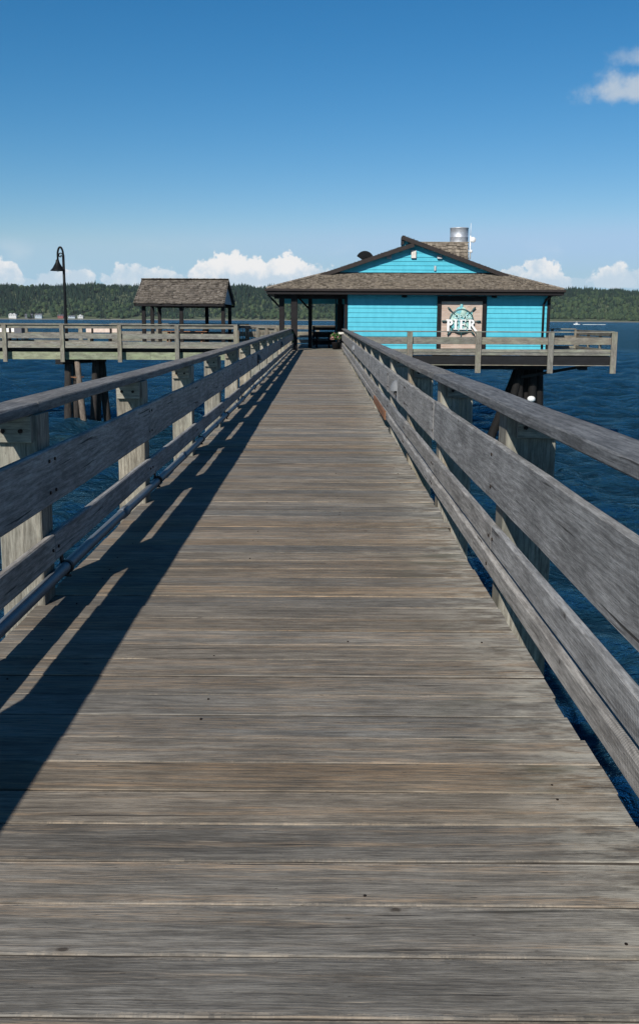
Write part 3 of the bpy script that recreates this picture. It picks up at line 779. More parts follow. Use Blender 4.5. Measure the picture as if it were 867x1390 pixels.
for i, (pa, pb, Y, lab) in enumerate([(704, 704, 44.2, 'upright black piling under the building, leftmost of the thick cluster'), (713, 713, 44.7, 'upright black piling under the building, second in the thick cluster'),
                                 (722, 722, 44.2, 'upright black piling under the building, third in the thick cluster'), (731, 730.5, 44.6, 'upright black piling under the building, rightmost of the thick cluster')]):
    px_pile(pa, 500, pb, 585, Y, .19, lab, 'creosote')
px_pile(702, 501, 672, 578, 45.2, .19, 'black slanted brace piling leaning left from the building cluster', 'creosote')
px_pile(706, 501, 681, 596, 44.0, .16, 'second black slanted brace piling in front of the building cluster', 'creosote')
def float_buoy():
    c = at(720.5, 541.5, 43.7); b = MB(); b.lathe(c, [(.001, .14), (.1, .125), (.17, .07), (.19, 0), (.17, -.07), (.1, -.125), (.001, -.14)], 16)
    tag(b.build('mooring_buoy', M['white']), 'white round float hanging against the black pilings under the building', 'buoy')
float_buoy()
# further supports, mostly out of sight
k = 0
for X in (4.2,):
    for Y in (44.4, 50.2):
        pile((X, Y, -.8), (X, Y, WATER - 3), .2, 'black piling under the left half of the building platform' + (', front one' if Y < 45 else ', rear one'))
for X in (-30, -24):
    pile((X, 51.8, -.6), (X, 51.8, WATER - 3), .2, 'dark piling under the far left stretch of the pier arm' + (', nearer the corner' if X > -27 else ', farther out'))
nm = ['first', 'second', 'third', 'fourth', 'fifth', 'sixth', 'seventh', 'eighth']
for i in range(8):
    y = 3.0 + i * 5.7
    for X, sd in ((-.95, 'left'), (.5, 'right')):
        pile((X, y, -.62), (X, y, WATER - 3), .17, 'piling hidden under the boardwalk, %s pair from the viewer, %s one' % (nm[i], sd))
    m = MB(); m.beam((-1.3, y, -.46), (.85, y, -.46), (0, 0, 1), .22, .3)
    tag(m.build('pile_cap', M['dark_timber']), 'crossbeam under the boardwalk on the %s pair of pilings' % nm[i], 'beam', 'crossbeams under the boardwalk')

# ------------------------------------------------------------------ street lamp
def lamp():
    Y = 51.2; base = at(91, 465, Y); x = base.x; zt = Z_(88.5, 346, Y)
    rt = thing('street_lamp', (x, Y, 0), 'black street lamp with curled arm and bell shade standing on the left pier arm', 'street lamp')
    b = MB(); b.tube([(x, Y, 0), (x, Y, .5), (x + .0, Y, 1.4), (x, Y, zt * .6), (x, Y, zt)], [.12, .10, .085, .075, .07], 12); b.lathe((x, Y, 0), [(.17, 0), (.17, .06), (.11, .14), (.09, .3)], 12)
    b.build('pole', M['metal_black'], rt)
    b = MB(); pts = []
    for i in range(17):
        a = math.pi * (i / 16) ; pts.append((x - .14 - .0 + .0 - .15 * (1 - math.cos(a)) * 1. + .14, Y, zt - .02 + .42 * math.sin(a)))
    pts = [V(p) for p in pts]; end = pts[-1]
    b.tube(pts + [end + V((0, 0, -.35))], .055, 8)
    # inner scroll
    sp = [V((x - .15 + (.13 - .008 * i) * math.cos(i * .55), Y, zt - .03 + (.15 - .009 * i) * math.sin(i * .55))) for i in range(14)]
    b.tube(sp, .032, 6); b.build('arm', M['metal_black'], rt)
    c = end + V((-.02, 0, -.32)); s = MB()
    s.lathe(c, [(.03, .12), (.09, .06), (.10, -.02), (.13, -.1), (.20, -.22), (.28, -.36), (.38, -.46), (.40, -.5), (.36, -.48), (.24, -.38)], 20); s.build('lamp_shade', M['metal_black'], rt)
    g = MB(); g.lathe(c + V((0, 0, -.42)), [(.14, .06), (.13, -.04), (.08, -.1), (.001, -.12)], 12); g.build('bulb', M['grey'], rt)
lamp()

# ------------------------------------------------------------------ shelter, benches, tables
def shelter():
    ya = 51.6; yr, yb = ya + 2.6, ya + 6.4
    xl, xr = X_(181, 413, ya), X_(305, 414, ya); zl = 2.28; zr = Z_(250, 380, yr)
    rt = thing('shelter', ((xl + xr) / 2, yr, 0), 'open picnic shelter with mossy grey shake roof on the left pier arm', 'shelter')
    r = MB(); th = V((0, 0, .09))
    A, B, C, D = V((xl, ya, zl)), V((xr, ya, zl)), V((xr + .0, yr, zr)), V((xl + .0, yr, zr)); A2, B2 = V((xl, yb, zl)), V((xr, yb, zl))
    r.lap(A, B, C, D, .22, .06, (.1, .24), .3); r.lap(B2, A2, D, C, .22, .06, (.1, .24), .3)
    for i in range(26):
        q = i / 26; p = D.lerp(C, q); r.beam(p + V((0, -.06, .02)), D.lerp(C, q + 1 / 26.5) + V((0, -.06, .02 + U(0, .02))), (0, 1, -.5), .22, .03, .003)
    r.build('roof', M['shake'], rt)
    f = MB()
    for y in (ya + .06, yb - .06): f.beam((xl + .05, y, zl - .09), (xr - .05, y, zl - .09), (0, 0, 1), .13, .05)
    for x in (xl + .06, xr - .06):
        f.beam((x, ya, zl - .06), (x, yr, zr - .06), (0, 0, 1), .16, .05); f.beam((x, yr, zr - .06), (x, yb, zl - .06), (0, 0, 1), .16, .05)
    f.beam((xl + .2, ya + .5, zl - .08), (xr - .2, ya + .5, zl - .08), (0, 0, 1), .2, .12); f.beam((xl + .2, yb - .5, zl - .08), (xr - .2, yb - .5, zl - .08), (0, 0, 1), .2, .12)
    f.build('roof_frame', M['brown'], rt)
    for x, sgn in ((xl + .16, -1), (xr - .16, 1)):
        g = MB(); pts = [V((x, ya + .3, zl)), V((x, yb - .3, zl)), V((x, yr, zr - .15))]; g.face(pts if sgn > 0 else pts[::-1], uv=[(0, 0), (3.8, 0), (1.9, 1.5)])
        q = [p + V((-sgn * .05, 0, 0)) for p in pts]; g.face(q[::-1] if sgn > 0 else q); g.build('gable_board', M['shelterwall'], rt)
    for (px, yy) in ((195.5, ya + .5), (246.5, ya + .5), (303, ya + .5), (207, yb - 2.2), (217, yb - .6), (281, yb - .6), (312, yb - .6)):
        xx = X_(px, 430, yy); p = MB(); p.beam((xx, yy, 0), (xx, yy, zl + .02), (1, 0, 0), .2, .2, .01); p.build('post', M['brown'], rt)
shelter()
def picnic(x, y, L, lab, mat='farwood', dark=None, z=.74):
    rt = thing('picnic_table', (x, y, 0), lab, 'picnic table'); m = M[mat]
    b = MB()
    for k in range(5): b.beam((x - L / 2, y - .32 + k * .16, z), (x + L / 2, y - .32 + k * .16, z), (0, 1, 0), .15, .04)
    b.build('table_top', m, rt)
    for s in (-.72, .72):
        b = MB(); b.beam((x - L / 2, y + s, .44), (x + L / 2, y + s, .44), (0, 1, 0), .26, .04); b.build('bench', m, rt)
    for sx in (-1, 1):
        xx = x + sx * (L / 2 - .3); b = MB(); b.beam((xx, y - .62, 0), (xx, y - .2, z - .02), (1, 0, 0), .1, .06); b.beam((xx, y + .62, 0), (xx, y + .2, z - .02), (1, 0, 0), .1, .06); b.beam((xx, y - .8, .4), (xx, y + .8, .4), (0, 0, 1), .1, .05); b.build('leg', M[dark or mat], rt)
picnic(X_(252, 452, 53.6), 53.7, 2.5, 'brown wooden picnic table under the shake roofed shelter', 'rusty')
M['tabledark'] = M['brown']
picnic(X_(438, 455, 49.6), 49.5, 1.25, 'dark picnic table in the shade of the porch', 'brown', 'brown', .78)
def bench(px0, px1, Y, lab, mat, matb=None):
    x0, x1 = X_(px0, 450, Y), X_(px1, 450, Y); rt = thing('bench', ((x0 + x1) / 2, Y, 0), lab, 'bench', 'benches on the left pier arm')
    b = MB(); b.beam((x0, Y, .47), (x1, Y, .47), (0, 1, 0), .4, .06); b.build('seat', M['farwood'], rt)
    b = MB(); b.beam((x0, Y + .22, .80), (x1, Y + .24, .80), (0, 0, 1), .26, .05); b.build('backrest', M[mat], rt)
    for x in (x0 + .35, x1 - .35):
        b = MB(); b.beam((x, Y - .15, 0), (x, Y - .15, .44), (1, 0, 0), .1, .1); b.beam((x, Y + .19, 0), (x, Y + .19, .9), (1, 0, 0), .1, .06); b.build('leg', M['brown'], rt)
M['pinkboard'] = plain('pale_pink_board', (.62, .50, .42), .7)
bench(116, 158, 52.6, 'bench with pale pinkish back on the pier arm, right of the street lamp', 'pinkboard')
bench(-14, 21, 52.6, 'bench with white back at the far left of the pier arm', 'white')
def litter_box():
    x0, x1 = X_(22, 450, 52.8), X_(32, 450, 52.8); rt = thing('bait_table', ((x0 + x1) / 2, 52.8, 0), 'slate grey fish cleaning table beside the white backed bench', 'table')
    b = MB(); b.box((x0, 52.5, .62), (x1, 53.1, .92)); b.build('cabinet', M['hgrey'], rt)
    for x in (x0 + .06, x1 - .06): b = MB(); b.beam((x, 52.8, 0), (x, 52.8, .62), (1, 0, 0), .07, .07); b.build('leg', M['brown'], rt)
litter_box()

# ------------------------------------------------------------------ the building
WY = 45.0                       # front wall
def building():
    xl, xr = X_(470, 440, WY), X_(742, 440, WY); yb = 52.3
    rt = thing('pier_building', ((xl + xr) / 2, 49, 0), 'turquoise clapboard building with brown hipped shingle roof at the end of the boardwalk', 'building')
    ey, ez = 44.3, Z_(560, 392.5, 44.3); exl, exr = X_(362.5, 393, ey), X_(764.5, 396, ey); eyb = 52.7
    gy = 47.1; gz = Z_(560, 371.5, gy); gxl, gxr = X_(443, 371, gy), X_(681, 372, gy); gyb = 50.9
    zt = ez + .02
    # walls of lapped siding
    b = MB(); E = .22
    b.lap((xl, WY, 0.02), (xr, WY, .02), (xr, WY, zt), (xl, WY, zt), E, .034); b.build('front_wall', M['teal'], rt)
    b = MB(); b.lap((xr, WY, 0.02), (xr, yb, .02), (xr, yb, zt), (xr, WY, zt), E, .034); b.lap((xl, yb, .02), (xl, WY, .02), (xl, WY, zt), (xl, yb, zt), E, .034)
    b.lap((xr, yb, .02), (xl, yb, .02), (xl, yb, zt), (xr, yb, zt), E, .034); b.build('side_wall', M['teal'], rt)
    # corner boards and downpipe
    for x, y in ((xl - .03, WY - .03), (xr + .03, WY - .03), (xr + .03, yb + .03)):
        c = MB(); c.box((x - .07, y - .05, 0), (x + .07, y + .09, zt)); c.build('corner_board', M['brown'], rt)
    d = MB(); dx = X_(735.5, 440, WY); d.tube([(dx + .3, ey + .1, ez - .2), (dx + .1, WY - .1, ez - .45), (dx, WY - .09, ez - .7), (dx, WY - .09, .15)], .055, 10); d.build('downpipe', M['brown'], rt)
    # hipped roof skirt
    r = MB(); a, bb, c, dq = V((exl, ey, ez)), V((exr, ey, ez)), V((exr, eyb, ez)), V((exl, eyb, ez))
    ga, gb, gc, gd = V((gxl, gy, gz)), V((gxr, gy, gz)), V((gxr, gyb, gz)), V((gxl, gyb, gz))
    W = (.1, .24)
    r.lap(a, bb, gb, ga, .17, .045, W, .22); r.lap(bb, c, gc, gb, .17, .045, W, .22); r.lap(c, dq, gd, gc, .17, .045, W, .22); r.lap(dq, a, ga, gd, .17, .045, W, .22)
    for p, q in ((a, ga), (bb, gb), (c, gc), (dq, gd)):
        L = (q - p).length; n = int(L / .2)
        for i in range(n): r.beam(p.lerp(q, i / n) + V((0, 0, .035)), p.lerp(q, (i + .97) / n) + V((0, 0, .05)), (1, 0, 0), .16, .03, .003)
    r.build('hip_roof', M['roof'], rt)
    # upper gable roof: the right slope runs on past the ridge
    y0, y1 = gy - .35, gyb + .3
    apx, apz = X_(558, 331, gy), Z_(558, 331, gy); prx, prz = X_(545.5, 320.5, gy), Z_(545.5, 320.5, gy)
    g = MB()
    ym = gy + .75; fz0 = lambda x: prz + (gz - .08 - prz) * (x - prx) / (gxr + .25 - prx); rx = apx + .12
    g.lap((gxr + .25, y0, gz - .08), (gxr + .25, y1, gz - .08), (rx, y1, fz0(rx)), (rx, y0, fz0(rx)), .17, .045, W, .22)
    g.lap((rx, y0, fz0(rx)), (rx, ym, fz0(rx)), (prx, ym, prz), (prx, y0, prz), .17, .045, W, .22)
    g.face([(prx, y0, prz), (prx, ym, prz), (rx, ym, fz0(rx)), (rx, y0, fz0(rx))][::1])
    g.lap((gxl - .25, y1, gz - .06), (gxl - .25, y0, gz - .06), (apx, y0, apz), (apx, y1, apz), .17, .045, W, .22)
    g.build('gable_roof', M['roof'], rt)
    # rake boards
    for yy, nm_ in ((y0 - .03, 'rake_board'), (y1 + .03, 'rake_board')):
        k = MB(); xq, zq = (prx - .05, prz - .09) if yy < gy else (rx, fz0(rx) - .09); k.beam((gxr + .3, yy, gz - .17), (xq, yy, zq), (0, 0, 1), .2, .07); k.beam((gxl - .3, yy + .005, gz - .15), (apx + (.1 if yy < gy else -.1), yy + .005, apz - .07), (0, 0, 1), .2, .07)
        k.build(nm_, M['browntrim'], rt)
    k = MB(); k.box((prx - .02, y0 + .02, prz - .42), (prx + .06, ym - .3, prz - .06)); k.build('ridge_trim', M['browntrim'], rt)
    k = MB(); sc1 = apz
    # clerestory strip under the overshooting slope
    fz = lambda x: prz + (gz - .08 - prz) * (x - prx) / (gxr + .25 - prx)
    fl = lambda x: gz - .06 + (apz - gz + .06) * (x - gxl + .25) / (apx - gxl + .25)
    k.face([(prx + .02, gy - .12, fl(prx + .02) + .03), (apx + .15, gy - .12, fl(apx) + .0), (apx + .15, gy - .12, fz(apx + .15) - .05), (prx + .02, gy - .12, fz(prx + .02) - .05)])
    k.build('clerestory_wall', M['teal'], rt); k = MB(); k.face([(apx + .15, ym - .3, fl(apx)), (prx + .02, ym - .3, fl(prx)), (prx + .02, ym - .3, fz(prx) - .06), (apx + .15, ym - .3, fz(apx + .15) - .06)])
    k.build('clerestory_wall', M['teal'], rt)
    # gable wall
    gw = MB(); gw.lap((gxl + .1, gy, gz - .02), (gxr - .1, gy, gz - .02), (apx + .06, gy, apz - .02), (apx + .06, gy, apz - .02), .22, .034)
    gw.build('gable_wall', M['teal'], rt)
    gw = MB(); gw.lap((gxr - .1, gyb, gz), (gxl + .1, gyb, gz), (apx, gyb, apz), (apx, gyb, apz), .22, .034); gw.build('gable_wall', M['teal'], rt)
    k = MB(); k.box((gxl, gy - .06, gz - .03), (gxr, gy - .035, gz + .05)); k.build('flashing', M['brown'], rt)
    # fixtures on the gable wall
    def fix(px0, px1, py0, py1, name, m, dep=.14):
        x0, x1 = X_(px0, 350, gy), X_(px1, 350, gy); z1, z0 = Z_(px0, py0, gy), Z_(px0, py1, gy)
        q = MB(); q.beam(((x0 + x1) / 2, gy - .02 - dep / 2, z0), ((x0 + x1) / 2, gy - .02 - dep / 2, z1), (1, 0, 0), x1 - x0, dep, .01); return q.build(name, m, rt)
    fix(557.5, 564, 340, 350.5, 'meter_box', M['offwhite'])
    for p in (524.5, 592.8):
        x0, x1 = X_(p, 350, gy), X_(p + 6.2, 350, gy); z1, z0 = Z_(p, 346.3, gy), Z_(p, 351.3, gy); q = MB(); y_ = gy - .02
        P = [V((x0, y_, z0)), V((x1, y_, z0)), V((x1, y_, z1)), V((x0, y_, z1)), V((x0, y_ - .16, z0)), V((x1, y_ - .16, z0)), V((x1, y_ - .05, z1)), V((x0, y_ - .05, z1))]
        for f in ((4, 5, 6, 7), (0, 4, 7, 3), (1, 2, 6, 5), (3, 7, 6, 2), (0, 1, 5, 4)): q.face([P[i] for i in f])
        q.build('wall_light', M['grey'], rt)
    fix(589, 591.5, 361, 367.5, 'vent_pipe', M['grey'], .09)
    # eaves: fascia, gutter, soffit
    k = MB(); zf = ez - .13
    for (p, q) in (((exl, ey), (exr, ey)), ((exr, ey), (exr, eyb)), ((exr, eyb), (exl, eyb)), ((exl, eyb), (exl, ey))):
        k.beam((*p, zf), (*q, zf), (0, 0, 1), .26, .05)
    k.build('fascia', M['brown'], rt)
    k = MB(); k.beam((exl - .08, ey - .07, ez - .06), (exr + .08, ey - .07, ez - .06), (0, 0, 1), .12, .10, .02); k.beam((exr + .07, ey, ez - .06), (exr + .07, eyb, ez - .06), (0, 0, 1), .12, .1, .02); k.beam((exl - .07, ey, ez - .06), (exl - .07, eyb, ez - .06), (0, 0, 1), .12, .1, .02)
    k.build('gutter', M['browntrim'], rt)
    k = MB(); k.box((exl + .03, ey + .03, ez - .25), (exr - .03, eyb - .03, ez - .215)); k.build('soffit', M['brown'], rt)
    for p in (548.5, 670.5):
        x = X_(p, 403, WY - .3); q = MB(); q.lathe((x, WY - .3, ez - .27), [(.001, 0), (.12, 0), (.14, -.06), (.12, -.1), (.001, -.11)], 12); q.build('soffit_light', M['metal_black'], rt)
    # porch
    ph = ez - .25
    for px, yy, w in ((382.5, 45.2, .24), (399.3, 44.9, .30), (421, 48.9, .2), (461, 47.5, .22), (456.5, 52.1, .16)):
        x = X_(px, 430, yy); q = MB(); q.beam((x, yy, 0), (x, yy, ph), (1, 0, 0), w, w, .012); q.build('porch_post', M['brown'], rt)
    for px, yy in ((382.5, 45.2), (421, 48.9)):
        x = X_(px, 430, yy); q = MB()
        pts = [V((x - .05 - .6 * math.sin(t_ * math.pi / 2), yy, ph - .02 - .62 * (1 - math.sin(t_ * math.pi / 2)) * 1 - .0)) for t_ in [i / 6 for i in range(7)]]
        q.tube(pts, .045, 8); q.build('knee_brace', M['brown'], rt)
    q = MB(); q.box((-2.2, 52.3, ph - .32), (xl - .05, 52.4, ph)); q.build('header_board', M['teal'], rt)
    q = MB(); q.box((-2.3, 45.1, ph - .2), (xl - .05, 45.25, ph - .002)); q.build('porch_beam', M['brown'], rt)
    # entry wall and door inside the porch
    q = MB(); xe = X_(456, 440, 50); q.lap((xe, 50, .02), (xl - .01, 50, .02), (xl - .01, 50, ph), (xe, 50, ph), E, .02); q.build('entry_wall', M['teal'], rt)
    q = MB(); q.box((xe + .03, 49.9, .03), (xl - .03, 49.96, 2.25)); dr = q.build('door', M['brown'], rt)
    q = MB(); q.box((xe + .12, 49.88, .9), (xl - .12, 49.9, 2.05)); q.build('pane', M['hglass'], dr)
    q = MB(); q.tube([(xe + .1, 49.86, .95), (xe + .1, 49.86, 1.15)], .015, 8); q.build('handle', M['steel'], dr)
    # shingled housing for the kitchen exhaust with its flue
    q = MB(); hy = 50.0; hx0, hx1 = X_(572, 340, hy), X_(636.5, 340, hy); hz0, hz1 = gz - .1, Z_(600, 329, hy)
    q.lap((hx0, hy, hz0), (hx1, hy, hz0), (hx1 - .05, hy + .25, hz1), (hx0, hy + .25, hz1), .17, .045, W, .22)
    q.lap((hx1, hy, hz0), (hx1, hy + 1.7, hz0), (hx1 - .05, hy + 1.45, hz1), (hx1 - .05, hy + .25, hz1), .17, .045, W, .22)
    q.lap((hx0, hy + 1.7, hz0), (hx0, hy, hz0), (hx0, hy + .25, hz1), (hx0, hy + 1.45, hz1), .17, .045, W, .22)
    q.lap((hx1, hy + 1.7, hz0), (hx0, hy + 1.7, hz0), (hx0, hy + 1.45, hz1), (hx1 - .05, hy + 1.45, hz1), .17, .045, W, .22)
    q.box((hx0 - .03, hy + .22, hz1), (hx1, hy + 1.48, hz1 + .05)); q.build('exhaust_housing', M['roof'], rt)
    fy = hy + .85; f0, f1 = X_(610.5, 318, fy), X_(635, 318, fy); fz1 = Z_(622, 309.5, fy); fr = (f1 - f0) / 2; fc = (f0 + f1) / 2
    q = MB(); q.lathe((fc, fy, 0), [(fr, hz1 + .05), (fr, hz1 + .3), (fr * 1.015, hz1 + .31), (fr * 1.015, hz1 + .33), (fr, hz1 + .34), (fr, fz1 - .05), (fr * 1.03, fz1 - .04), (fr * 1.03, fz1), (fr * .95, fz1), (fr * .93, fz1 - .5)], 32)
    q.build('exhaust_flue', M['steel'], rt)
    # antenna mast with small dish
    ay = hy + .2; ax = X_(638, 330, ay); q = MB(); q.tube([(ax, ay, Z_(638, 352, ay)), (ax, ay, Z_(638, 320, ay))], .035, 8); q.tube([(ax, ay, Z_(638, 320, ay)), (ax, ay, Z_(638, 303, ay))], .012, 6)
    q.beam((ax - .35, ay, Z_(638, 341, ay)), (ax, ay, Z_(638, 341, ay)), (0, 0, 1), .04, .04)
    an = q.build('antenna', M['white'], rt)
    q = MB(); c = at(641.5, 325.5, ay - .12); q.lathe(c, [(.001, -.06), (.1, -.045), (.15, 0), (.15, .02), (.001, .05)], 18, rot=Matrix.Rotation(R(78), 3, 'X')); q.build('dish', M['white'], an)
    q = MB(); c = at(639, 341, ay - .1); q.lathe(c, [(.001, -.09), (.06, -.07), (.07, .0), (.05, .07), (.001, .08)], 12); q.build('antenna_box', M['white'], an)
    # dark fan-shaped cowl behind the left slope
    q = MB(); cy = 50.6; ap = at(495, 353, cy); rad = (X_(504, 345, cy) - X_(483, 345, cy)) * .58
    n = 16; arc = [(math.radians(28 + (152 - 28) * i / n)) for i in range(n + 1)]
    for dy, rev in ((0, 0), (.35, 1)):
        for i in range(n):
            P = [ap + V((0, dy, -.05)), ap + V((rad * math.cos(arc[i]), dy, rad * math.sin(arc[i]))), ap + V((rad * math.cos(arc[i + 1]), dy, rad * math.sin(arc[i + 1])))]
            q.face(P if rev else P[::-1])
    for i in range(n):
        a_, b_ = [ap + V((rad * math.cos(t_), 0, rad * math.sin(t_))) for t_ in (arc[i], arc[i + 1])]; q.face([b_, a_, a_ + V((0, .35, 0)), b_ + V((0, .35, 0))])
    for i in range(0, n + 1, 2):
        t_ = arc[i]; q.beam(ap + V((0, -.01, 0)), ap + V((rad * math.cos(t_), -.01, rad * math.sin(t_))), (0, 1, 0), .02, .02)
    q.tube([ap + V((0, .17, 0)), ap + V((0, .17, -.6))], .07, 8)
    q.build('roof_cowl', M['metal_black'], rt)
building()

# ------------------------------------------------------------------ the sign
def brickmat():
    m, t, b = newmat('painted_brick'); co = t.new('ShaderNodeTexCoord').outputs['Object']
    mp = t.new('ShaderNodeMapping'); t.l.new(co, mp.inputs[0]); mp.inputs['Rotation'].default_value = (R(-90), 0, 0)
    br = t.new('ShaderNodeTexBrick'); t.l.new(mp.outputs[0], br.inputs['Vector']); br.inputs['Scale'].default_value = 1
    br.inputs['Color1'].default_value = (.33, .235, .18, 1); br.inputs['Color2'].default_value = (.45, .35, .28, 1); br.inputs['Mortar'].default_value = (.36, .30, .26, 1)
    br.inputs['Brick Width'].default_value = .24; br.inputs['Row Height'].default_value = .085; br.inputs['Mortar Size'].default_value = .012
    t.l.new(br.outputs['Color'], b.inputs['Base Color']); b.inputs['Roughness'].default_value = .8; return m
def signmat():
    m, t, b = newmat('sign_emblem'); co = t.new('ShaderNodeTexCoord').outputs['Object']
    n = t.noise(co, 3.2, 4, .6, .8); cr = t.new('ShaderNodeValToRGB'); t.l.new(n, cr.inputs[0]); e = cr.color_ramp.elements
    e[0].position = .3; e[0].color = (.01, .12, .13, 1); e[1].position = .66; e[1].color = (.42, .58, .52, 1)
    a = e.new(.42); a.color = (.05, .28, .29, 1); a = e.new(.5); a.color = (.14, .38, .44, 1); a = e.new(.57); a.color = (.32, .46, .36, 1)
    t.l.new(cr.outputs[0], b.inputs['Base Color']); b.inputs['Roughness'].default_value = .5; return m
def sign():
    Y = WY - .06; x0, x1 = X_(592.5, 435, Y), X_(659, 435, Y); zt = Z_(625, 402, Y); zb = .12
    rt = thing('pier_sign', ((x0 + x1) / 2, Y, zb), 'framed brick panel sign with ship wheel emblem reading PIER on the turquoise wall', 'sign')
    fw = .19
    b = MB(); b.box((x0 + fw * .5, Y - .02, zb), (x1 - fw * .5, Y, zt - .1)); b.build('brick_panel', brickmat(), rt)
    b = MB(); b.box((x0, Y - .09, zb), (x0 + fw, Y + .01, zt)); b.box((x1 - fw, Y - .09, zb), (x1, Y + .01, zt)); b.box((x0 + fw, Y - .088, zt - .24), (x1 - fw, Y + .01, zt)); b.build('frame', M['brown'], rt)
    c = at(625.5, 436, Y - .06); cx, cz = c.x, c.z; em = signmat()
    k = .0352
    b = MB(); b.lathe((cx, Y - .05, cz), [(.001, .035), (.50, .03), (.52, .01), (.52, -.02)], 28, rot=Matrix.Rotation(R(90), 3, 'X')); b.lathe((cx, Y - .04, cz), [(.001, .05)], 8)
    # a mast and lighter figures rising over the disc
    b.box((cx - .07, Y - .11, cz + .2), (cx + .05, Y - .07, cz + .80))
    b.lathe((cx - .02, Y - .07, cz + .42), [(.001, .05), (.26, .04), (.28, 0)], 14, rot=Matrix.Rotation(R(90), 3, 'X'))
    b.box((cx + .12, Y - .105, cz + .12), (cx + .52, Y - .075, cz + .42))
    b.box((cx - .52, Y - .10, cz + .05), (cx - .15, Y - .07, cz + .36))
    b.box((cx - .5, Y - .10, cz - .5), (cx + .5, Y - .07, cz - .1)); b.build('emblem', em, rt)
    wm = plain('wheel_dark_teal', (.015, .07, .075), .5)
    b = MB(); b.lathe((cx, Y - .115, cz), [(.53, .02), (.585, .02), (.585, -.02), (.53, -.02), (.53, .02)], 36, rot=Matrix.Rotation(R(90), 3, 'X'))
    for i in range(8):
        a = i * math.pi / 4; d = V((math.cos(a), 0, math.sin(a)))
        if i == 2: continue
        p = V((cx, Y - .12, cz)); b.tube([p + d * .2, p + d * .62, p + d * .7, p + d * .78, p + d * .92], [.02, .022, .022, .042, .032], 8)
    b.build('ship_wheel', wm, rt)
    # PIER, serif capitals; P and R with long descending strokes
    L = MB(); H = 16 * k; yf = Y - .20; z0 = Z_(625, 447.5, yf); sx = X_(604.5, 440, yf); uw = k
    def bar(xa, za, xb, zb2, w=None, d=0.):
        if w is None: L.box((sx + xa * uw, yf - d, z0 + za * uw), (sx + xb * uw, yf + .05, z0 + zb2 * uw), ch=.002)
        else: L.beam((sx + xa * uw, yf + .025 - d, z0 + za * uw), (sx + xb * uw, yf + .025 - d, z0 + zb2 * uw), (0, 1, 0), .05, w * uw, .002)
    def arc(xc, zc, ro, ri, a0, a1, d=.002, sq=1.):
        n = 12
        for i in range(n):
            t0, t1 = R(a0 + (a1 - a0) * i / n), R(a0 + (a1 - a0) * (i + 1) / n)
            def Q(r, t_, y): return V((sx + (xc + r * math.cos(t_) * sq) * uw, y, z0 + (zc + r * math.sin(t_)) * uw))
            y_ = yf - d; L.face([Q(ri, t0, y_), Q(ri, t1, y_), Q(ro, t1, y_), Q(ro, t0, y_)][::-1])
            L.face([Q(ro, t0, y_), Q(ro, t1, y_), Q(ro, t1, yf + .05), Q(ro, t0, yf + .05)][::-1]); L.face([Q(ri, t0, y_), Q(ri, t0, yf + .05), Q(ri, t1, yf + .05), Q(ri, t1, y_)][::-1])
    top = 13.5
    # P
    bar(2, -2.5, 5, top); bar(.5, top - 1.3, 5.2, top, d=.001); arc(5.2, top - 3.9, 4.0, 1.5, -90, 90, .003, 1.15)
    # I
    bar(12, 1, 15, top - 1); bar(10.7, 0, 16.3, 1.2, d=.001); bar(10.7, top - 1.2, 16.3, top, d=.001)
    # E
    bar(19.5, 1, 22.3, top - 1); bar(18, 0, 27.5, 1.4, d=.001); bar(18, top - 1.4, 27, top, d=.001); bar(22, 6.2, 25.8, 7.6, d=.002); bar(26.6, 0, 27.8, 3.4, d=.003); bar(26, top - 3.2, 27.1, top, d=.003); bar(25, 5, 26, 9, d=.003)
    # R
    bar(31, 1, 33.8, top - 1); bar(29.5, 0, 35.3, 1.2, d=.001); bar(29.7, top - 1.3, 34.6, top, d=.001); arc(34.2, top - 3.7, 3.8, 1.4, -90, 90, .003, 1.15); bar(35, 6.4, 42.2, -3.4, w=2.9, d=.004)
    L.build('lettering', M['white'], rt)
    # the small arched name above, too faint to read fully
    def text(s_, px, py, size, m_):
        cu = bpy.data.curves.new('small_name', 'FONT'); cu.body = s_; cu.size = size; cu.align_x = 'CENTER'; cu.extrude = .006
        ob = bpy.data.objects.new('small_name', cu); COL.objects.link(ob); bpy.context.view_layer.update()
        me = bpy.data.meshes.new_from_object(ob.evaluated_get(bpy.context.evaluated_depsgraph_get())); bpy.data.objects.remove(ob)
        o = bpy.data.objects.new('small_name', me); COL.objects.link(o); p = at(px, py, Y - .14)
        me.materials.clear(); me.materials.append(m_); o.parent = rt; o.matrix_parent_inverse = rt.matrix_basis.inverted()
        o.matrix_basis = Matrix.Translation(p) @ Matrix.Rotation(R(90), 4, 'X')
    text('OEVER', 628, 432.3, .27, plain('pale_lettering', (.55, .78, .74), .5))
sign()

